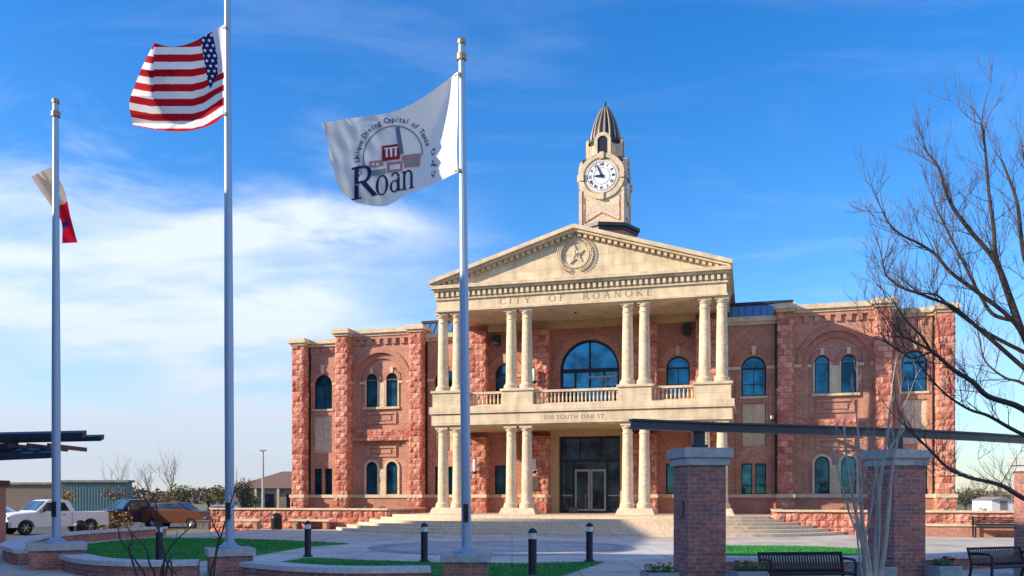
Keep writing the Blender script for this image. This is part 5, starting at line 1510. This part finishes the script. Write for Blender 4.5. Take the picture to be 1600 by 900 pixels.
def far_tree(px_, py_, Y_, r, mat, lab, dens=380, squash=.8, name='distant_tree', trunk=True, leaf=.16):
    c = W(px_, py_, Y_); e = empty(name, (c.x, c.y, -.4), lab, 'tree'); h_ = c.z + .4
    m = MB(); r_ = random.Random(int(px_ * 7 + Y_))
    for k in range(9):
        d = Vector((r_.uniform(-1, 1), r_.uniform(-1, 1), r_.uniform(-.7, .7))) * r * .6
        leaf_clump(m, (d.x, d.y, h_ + d.z * squash), r * .55, dens // 9, leaf * r / 2, r_, squash)
    m.build('crown', M[mat], e, recalc=False)
    m = MB(); m.tube([(0, 0, 0), (.05 * r, 0, h_ * .5), (0, 0, h_)], [.09 * r, .06 * r, .02], 7)
    for k in range(5):
        a = k * 1.3; m.tube([(0, 0, h_ * .5), (r * .5 * cos(a), r * .5 * sin(a), h_ + r * .3)], [.04 * r, .01], 5)
    m.build('trunk', M['bark'], e)
far_tree(101, 775, 98, 1.7, 'leafgold', 'golden leafed tree before the brown and teal warehouse')
far_tree(181, 774, 96, 1.7, 'leafbrown', 'pale brown leafed tree at the right end of the teal warehouse')
far_tree(284, 772, 118, 2.0, 'leafolive', 'rounded olive tree above the copper car', 700)
far_tree(262, 778, 130, 1.8, 'leafbrown', 'brownish shrub left of the rounded olive tree')
far_tree(325, 776, 120, 2.4, 'leafbrown', 'low brown brush between the olive trees', 500)
far_tree(345, 770, 112, 2.0, 'leafolive', 'olive green tree directly left of the second flagpole', 600)
far_tree(376, 768, 84, 1.25, 'leafdark', 'dark evergreen tree right of the second flagpole', 900, 1.3)
far_tree(398, 782, 90, 1.2, 'leafdark', 'small dark bush by the pitched house', 500)
def faint_tree(px_, top, base, Y_, lab, sd, spread=1.0):
    c = W(px_, base, Y_); e = empty('far_bare_tree', (c.x, c.y, -.4), lab, 'tree'); h_ = W(px_, top, Y_).z + .4
    m = MB(); r_ = random.Random(sd); m.tube([(0, 0, 0), (0, 0, h_ * .45)], [.14, .09], 6); m.build('trunk', M['leafbrown'], e)
    m = MB()
    for k in range(9):
        a = r_.uniform(0, 2 * pi); twigs(m, Vector((0, 0, h_ * r_.uniform(.25, .45))), Vector((cos(a) * .6 * spread, sin(a) * .6, 1)), h_ * .42, .05, 2, r_, .4, .4)
    m.build('crown', M['leafbrown'], e, recalc=False)
faint_tree(182, 716, 790, 150, 'leaning faint bare tree over the teal warehouse end', 1)
faint_tree(232, 728, 790, 150, 'faint bare tree above the dark blue pickup', 2)
faint_tree(268, 708, 790, 150, 'tallest faint bare tree on the left skyline', 3)
faint_tree(1530, 742, 790, 140, 'faint bare tree right of the city hall', 5)
faint_tree(1565, 726, 790, 120, 'taller faint bare tree beside the right pier', 6)
faint_tree(1510, 752, 790, 150, 'low faint bare tree touching the city hall corner', 7)
for i, (a, b, Y_, r, mt, lab) in enumerate(((1508, 780, 110, 1.6, 'leafdark', 'dark bush against the right corner of the city hall'), (1532, 777, 120, 2.1, 'leafdark', 'dark rounded tree in the right background'), (1545, 782, 105, 1.5, 'leafbrown', 'brown bush in the right background'), (1562, 778, 125, 1.8, 'leafdark', 'dark tree behind the small white building'))):
    far_tree(a, b, Y_, r, mt, lab, 700)
ws_ = empty('white_shed', tuple(W(1568, 794, 95).xy) + (-.2,), 'small white building in the right background', 'shed')
m = MB(); m.box(-1.3, 1.1, 0, 4, 0, 1.6); m.build('wall', M['inkwhite'], ws_); m = MB(); m.prism([(-1.45, 1.6), (1.25, 1.6), (-.1, 2.0)], -.2, 4.2, 'y'); m.build('roof', M['greywall'], ws_)
m = MB(); m.box(-.4, .4, -.03, .04, 0, 1.5); m.build('door', M['greywall'], ws_)
# long wooded skyline, one mass
m = MB(); r_ = random.Random(5)
for i in range(260):
    a = radians(-42 + 84 * i / 259); R0 = 330 + r_.uniform(-20, 20); leaf_clump(m, (R0 * sin(a), R0 * cos(a), r_.uniform(1.0, 2.6)), r_.uniform(3, 5), 60, .9, r_, .7)
o = m.build('far_wood', M['leafbrown'], recalc=False); o['kind'] = 'stuff'; o['label'] = 'far low line of bare woodland on the horizon'
# dry grass strip and hedge beyond the lawn
m = MB(); leaf_clump(m, (0, 0, .5), 1.6, 800, .09, r_, .55)
o = m.build('dry_bush', M['leafgold'], recalc=False); p = W(170, 808, 56); o.location = (p.x, p.y, -.4); tag(o, 'straw yellow ornamental grass behind the white pickup tail', 'bush')

# ================================================================== UNSEEN BLOCKS ADDED TO CAST SHADE ON THE PLAZA (out of frame, left)
def brick_block(name, pts, h, lab):
    e = empty(name, (pts[0][0], pts[0][1], -.4), lab, 'building'); ox, oy = pts[0]
    m = MB(); m.prism([(x - ox, y - oy) for x, y in pts], 0, h, 'z'); m.build('wall', M['wallbrick'], e)
    m = MB(); cx_ = sum(p[0] for p in pts) / len(pts); cy_ = sum(p[1] for p in pts) / len(pts)
    m.prism([((x - cx_) * 1.015 + cx_ - ox, (y - cy_) * 1.015 + cy_ - oy) for x, y in pts], h, h + .4, 'z'); m.build('coping', M['capstone'], e)
    # windows on the faces toward the plaza
    for i in range(len(pts)):
        a, b = Vector(pts[i]), Vector(pts[(i + 1) % len(pts)]); L = (b - a).length; t = (b - a) / L; n_ = Vector((t.y, -t.x))
        for k in range(int(L / 4)):
            for z in (1.2, 5.2, 9.0):
                if z + 2 > h: continue
                c = a + t * (2 + k * 4) - Vector((ox, oy)); m = MB()
                q = [c - t * .6 + n_ * .03, c + t * .6 + n_ * .03]
                m.add([(q[0].x, q[0].y, z), (q[1].x, q[1].y, z), (q[1].x, q[1].y, z + 1.9), (q[0].x, q[0].y, z + 1.9), (q[0].x - n_.x * .1, q[0].y - n_.y * .1, z), (q[1].x - n_.x * .1, q[1].y - n_.y * .1, z), (q[1].x - n_.x * .1, q[1].y - n_.y * .1, z + 1.9), (q[0].x - n_.x * .1, q[0].y - n_.y * .1, z + 1.9)],
                      [(0, 1, 2, 3), (0, 4, 5, 1), (1, 5, 6, 2), (2, 6, 7, 3), (3, 7, 4, 0)])
                if len([o for o in COL.objects if o.parent == e]) < 40: m.build('window', M['glass'], e)
    return e
SUN_EL = 22.0
sun_h = Vector((-.976, -.218)).normalized()
SL = 1 / tan(radians(SUN_EL))
h1 = 15.0; off1 = -sun_h * (h1 * SL)
c1 = Vector((6.6, 40.6)) - off1; u1 = Vector((-.976, .22))  # added block is set back from the shadow edge it should cast
brick_block('plaza_shade_block', [tuple(c1), tuple(c1 + u1 * 22), tuple(c1 + u1 * 22 + Vector((-.22, -.976)) * 14), tuple(c1 + Vector((-.22, -.976)) * 14)], h1, 'unseen brick block added to cast shade on the plaza, outside the frame')
brick_block('near_shade_block', [(-21.5, 16.5), (-44, 18.5), (-46, -25), (-23, -27)], 14.6, 'second unseen brick block added to shade the foreground, outside the frame')  # added block that keeps the piers and benches in shade

# ================================================================== SKY, SUN, CAMERA
wd = bpy.data.worlds.new('World'); SC.world = wd; wd.use_nodes = True; nt = wd.node_tree
bgn = nt.nodes['Background']; sky = nt.nodes.new('ShaderNodeTexSky'); sky.sky_type = 'NISHITA'; sky.sun_disc = False
sky.sun_elevation = radians(SUN_EL); sky.sun_rotation = atan2(sun_h.x, sun_h.y); sky.air_density = 1.0; sky.dust_density = .4; sky.ozone_density = 3.0; sky.altitude = 100
hs_ = nt.nodes.new('ShaderNodeHueSaturation'); hs_.inputs['Hue'].default_value = .509; hs_.inputs['Saturation'].default_value = 1.36; hs_.inputs['Value'].default_value = 1.12
nt.links.new(sky.outputs[0], hs_.inputs['Color'])
tc_ = nt.nodes.new('ShaderNodeTexCoord'); sx = nt.nodes.new('ShaderNodeSeparateXYZ'); nt.links.new(tc_.outputs['Generated'], sx.inputs[0])
def mth(op, a, b=None, c=None):
    n_ = nt.nodes.new('ShaderNodeMath'); n_.operation = op
    for i, v in enumerate((a, b, c)):
        if v is None: continue
        if hasattr(v, 'is_output'): nt.links.new(v, n_.inputs[i])
        else: n_.inputs[i].default_value = v
    return n_.outputs[0]
def sstep(x, lo, hi):
    n_ = nt.nodes.new('ShaderNodeMapRange'); n_.interpolation_type = 'SMOOTHSTEP'
    nt.links.new(x, n_.inputs[0]); n_.inputs[1].default_value = lo; n_.inputs[2].default_value = hi; return n_.outputs[0]
dx, dy, dz = sx.outputs
den = mth('ADD', dz, .12); ux = mth('DIVIDE', dx, den); uy = mth('DIVIDE', dy, den)
cb = nt.nodes.new('ShaderNodeCombineXYZ'); nt.links.new(ux, cb.inputs[0]); nt.links.new(uy, cb.inputs[1])
def cnoise(sx_, sy_, scale, det, dist, w=0.0, rot=0.0):
    mp = nt.nodes.new('ShaderNodeMapping'); nt.links.new(cb.outputs[0], mp.inputs[0]); mp.inputs['Scale'].default_value = (sx_, sy_, 1); mp.inputs['Location'].default_value = (w, w, 0); mp.inputs['Rotation'].default_value = (0, 0, rot)
    n_ = nt.nodes.new('ShaderNodeTexNoise'); n_.inputs['Scale'].default_value = scale; n_.inputs['Detail'].default_value = det; n_.inputs['Roughness'].default_value = .58; n_.inputs['Distortion'].default_value = dist
    nt.links.new(mp.outputs[0], n_.inputs[0]); return n_.outputs[0]
# veil on the left, below about 22 degrees
azl = mth('DIVIDE', dx, dy)        # tangent of the azimuth in front of the viewer
el_ = mth('DIVIDE', dz, dy)
left = mth('SUBTRACT', 1.0, sstep(azl, -.22, .02))
edge = mth('SUBTRACT', .365, mth('MULTIPLY', azl, .10))
ragged = mth('MULTIPLY', mth('SUBTRACT', cnoise(1.2, 1.2, 2.2, 8, .5, 1.7), .5), .34)
elev = mth('SUBTRACT', 1.0, sstep(mth('ADD', mth('SUBTRACT', el_, edge), ragged), -.12, .02))
veil = mth('MULTIPLY', left, elev)
soft = sstep(cnoise(.8, 1.1, 1.1, 8, .35, 3.1), .28, .68)
wisp = sstep(cnoise(1.0, 2.6, 1.2, 9, .6, 7.3, .5), .50, .78)
cb2 = nt.nodes.new('ShaderNodeCombineXYZ'); nt.links.new(mth('MULTIPLY', azl, 1.6), cb2.inputs[0]); nt.links.new(mth('MULTIPLY', el_, 8.0), cb2.inputs[1])
bn_ = nt.nodes.new('ShaderNodeTexNoise'); bn_.inputs['Scale'].default_value = 1.6; bn_.inputs['Detail'].default_value = 7; bn_.inputs['Distortion'].default_value = .5; nt.links.new(cb2.outputs[0], bn_.inputs[0])
band = sstep(bn_.outputs[0], .36, .62)
v1 = mth('MULTIPLY', veil, mth('ADD', .12, mth('MULTIPLY', mth('MULTIPLY', mth('ADD', .25, soft), .8), mth('ADD', .55, mth('MULTIPLY', band, .5)))))
low = mth('MULTIPLY', mth('SUBTRACT', 1.0, sstep(dz, .03, .24)), mth('ADD', mth('MULTIPLY', band, .4), .12))
thin = mth('MULTIPLY', wisp, mth('SUBTRACT', .22, mth('MULTIPLY', dz, .2)))
tot = mth('MINIMUM', mth('ADD', mth('ADD', v1, low), thin), .93)
tot = mth('MULTIPLY', tot, sstep(dz, -.02, .03))
mx = nt.nodes.new('ShaderNodeMix'); mx.data_type = 'RGBA'; nt.links.new(tot, mx.inputs[0]); nt.links.new(hs_.outputs[0], mx.inputs[6]); mx.inputs[7].default_value = (3.9, 4.3, 5.1, 1)
hz_ = nt.nodes.new('ShaderNodeMapRange'); hz_.interpolation_type = 'SMOOTHSTEP'; nt.links.new(dz, hz_.inputs[0]); hz_.inputs[1].default_value = 0; hz_.inputs[2].default_value = .24; hz_.inputs[3].default_value = .70; hz_.inputs[4].default_value = 1.0
hm = nt.nodes.new('ShaderNodeVectorMath'); hm.operation = 'SCALE'; nt.links.new(mx.outputs[2], hm.inputs[0]); nt.links.new(hz_.outputs[0], hm.inputs['Scale'])
nt.links.new(hm.outputs[0], bgn.inputs[0]); bgn.inputs[1].default_value = .145
sd = bpy.data.lights.new('sun', 'SUN'); sd.energy = 5.0; sd.angle = radians(.5); sd.color = (1.0, .83, .60)
so = bpy.data.objects.new('sun', sd); COL.objects.link(so)
sv = Vector((sun_h.x * cos(radians(SUN_EL)), sun_h.y * cos(radians(SUN_EL)), sin(radians(SUN_EL))))
so.rotation_euler = (-sv).to_track_quat('-Z', 'Y').to_euler(); so.location = (0, 0, 60)
cd = bpy.data.cameras.new('camera'); co = bpy.data.objects.new('camera', cd); COL.objects.link(co)
co.location = (0, 0, EYE); co.rotation_euler = (pi / 2, 0, 0); cd.sensor_width = 36; cd.lens = FPX / 1600 * 36
cd.shift_y = (HOR - 450) / 1600; cd.clip_end = 3000; cd.clip_start = .1; SC.camera = co
SC.view_settings.view_transform = 'Standard'; SC.view_settings.look = 'None'; SC.view_settings.gamma = 1; SC.view_settings.use_curve_mapping = False
SC.view_settings.exposure = .68
SC.render.engine = 'CYCLES'
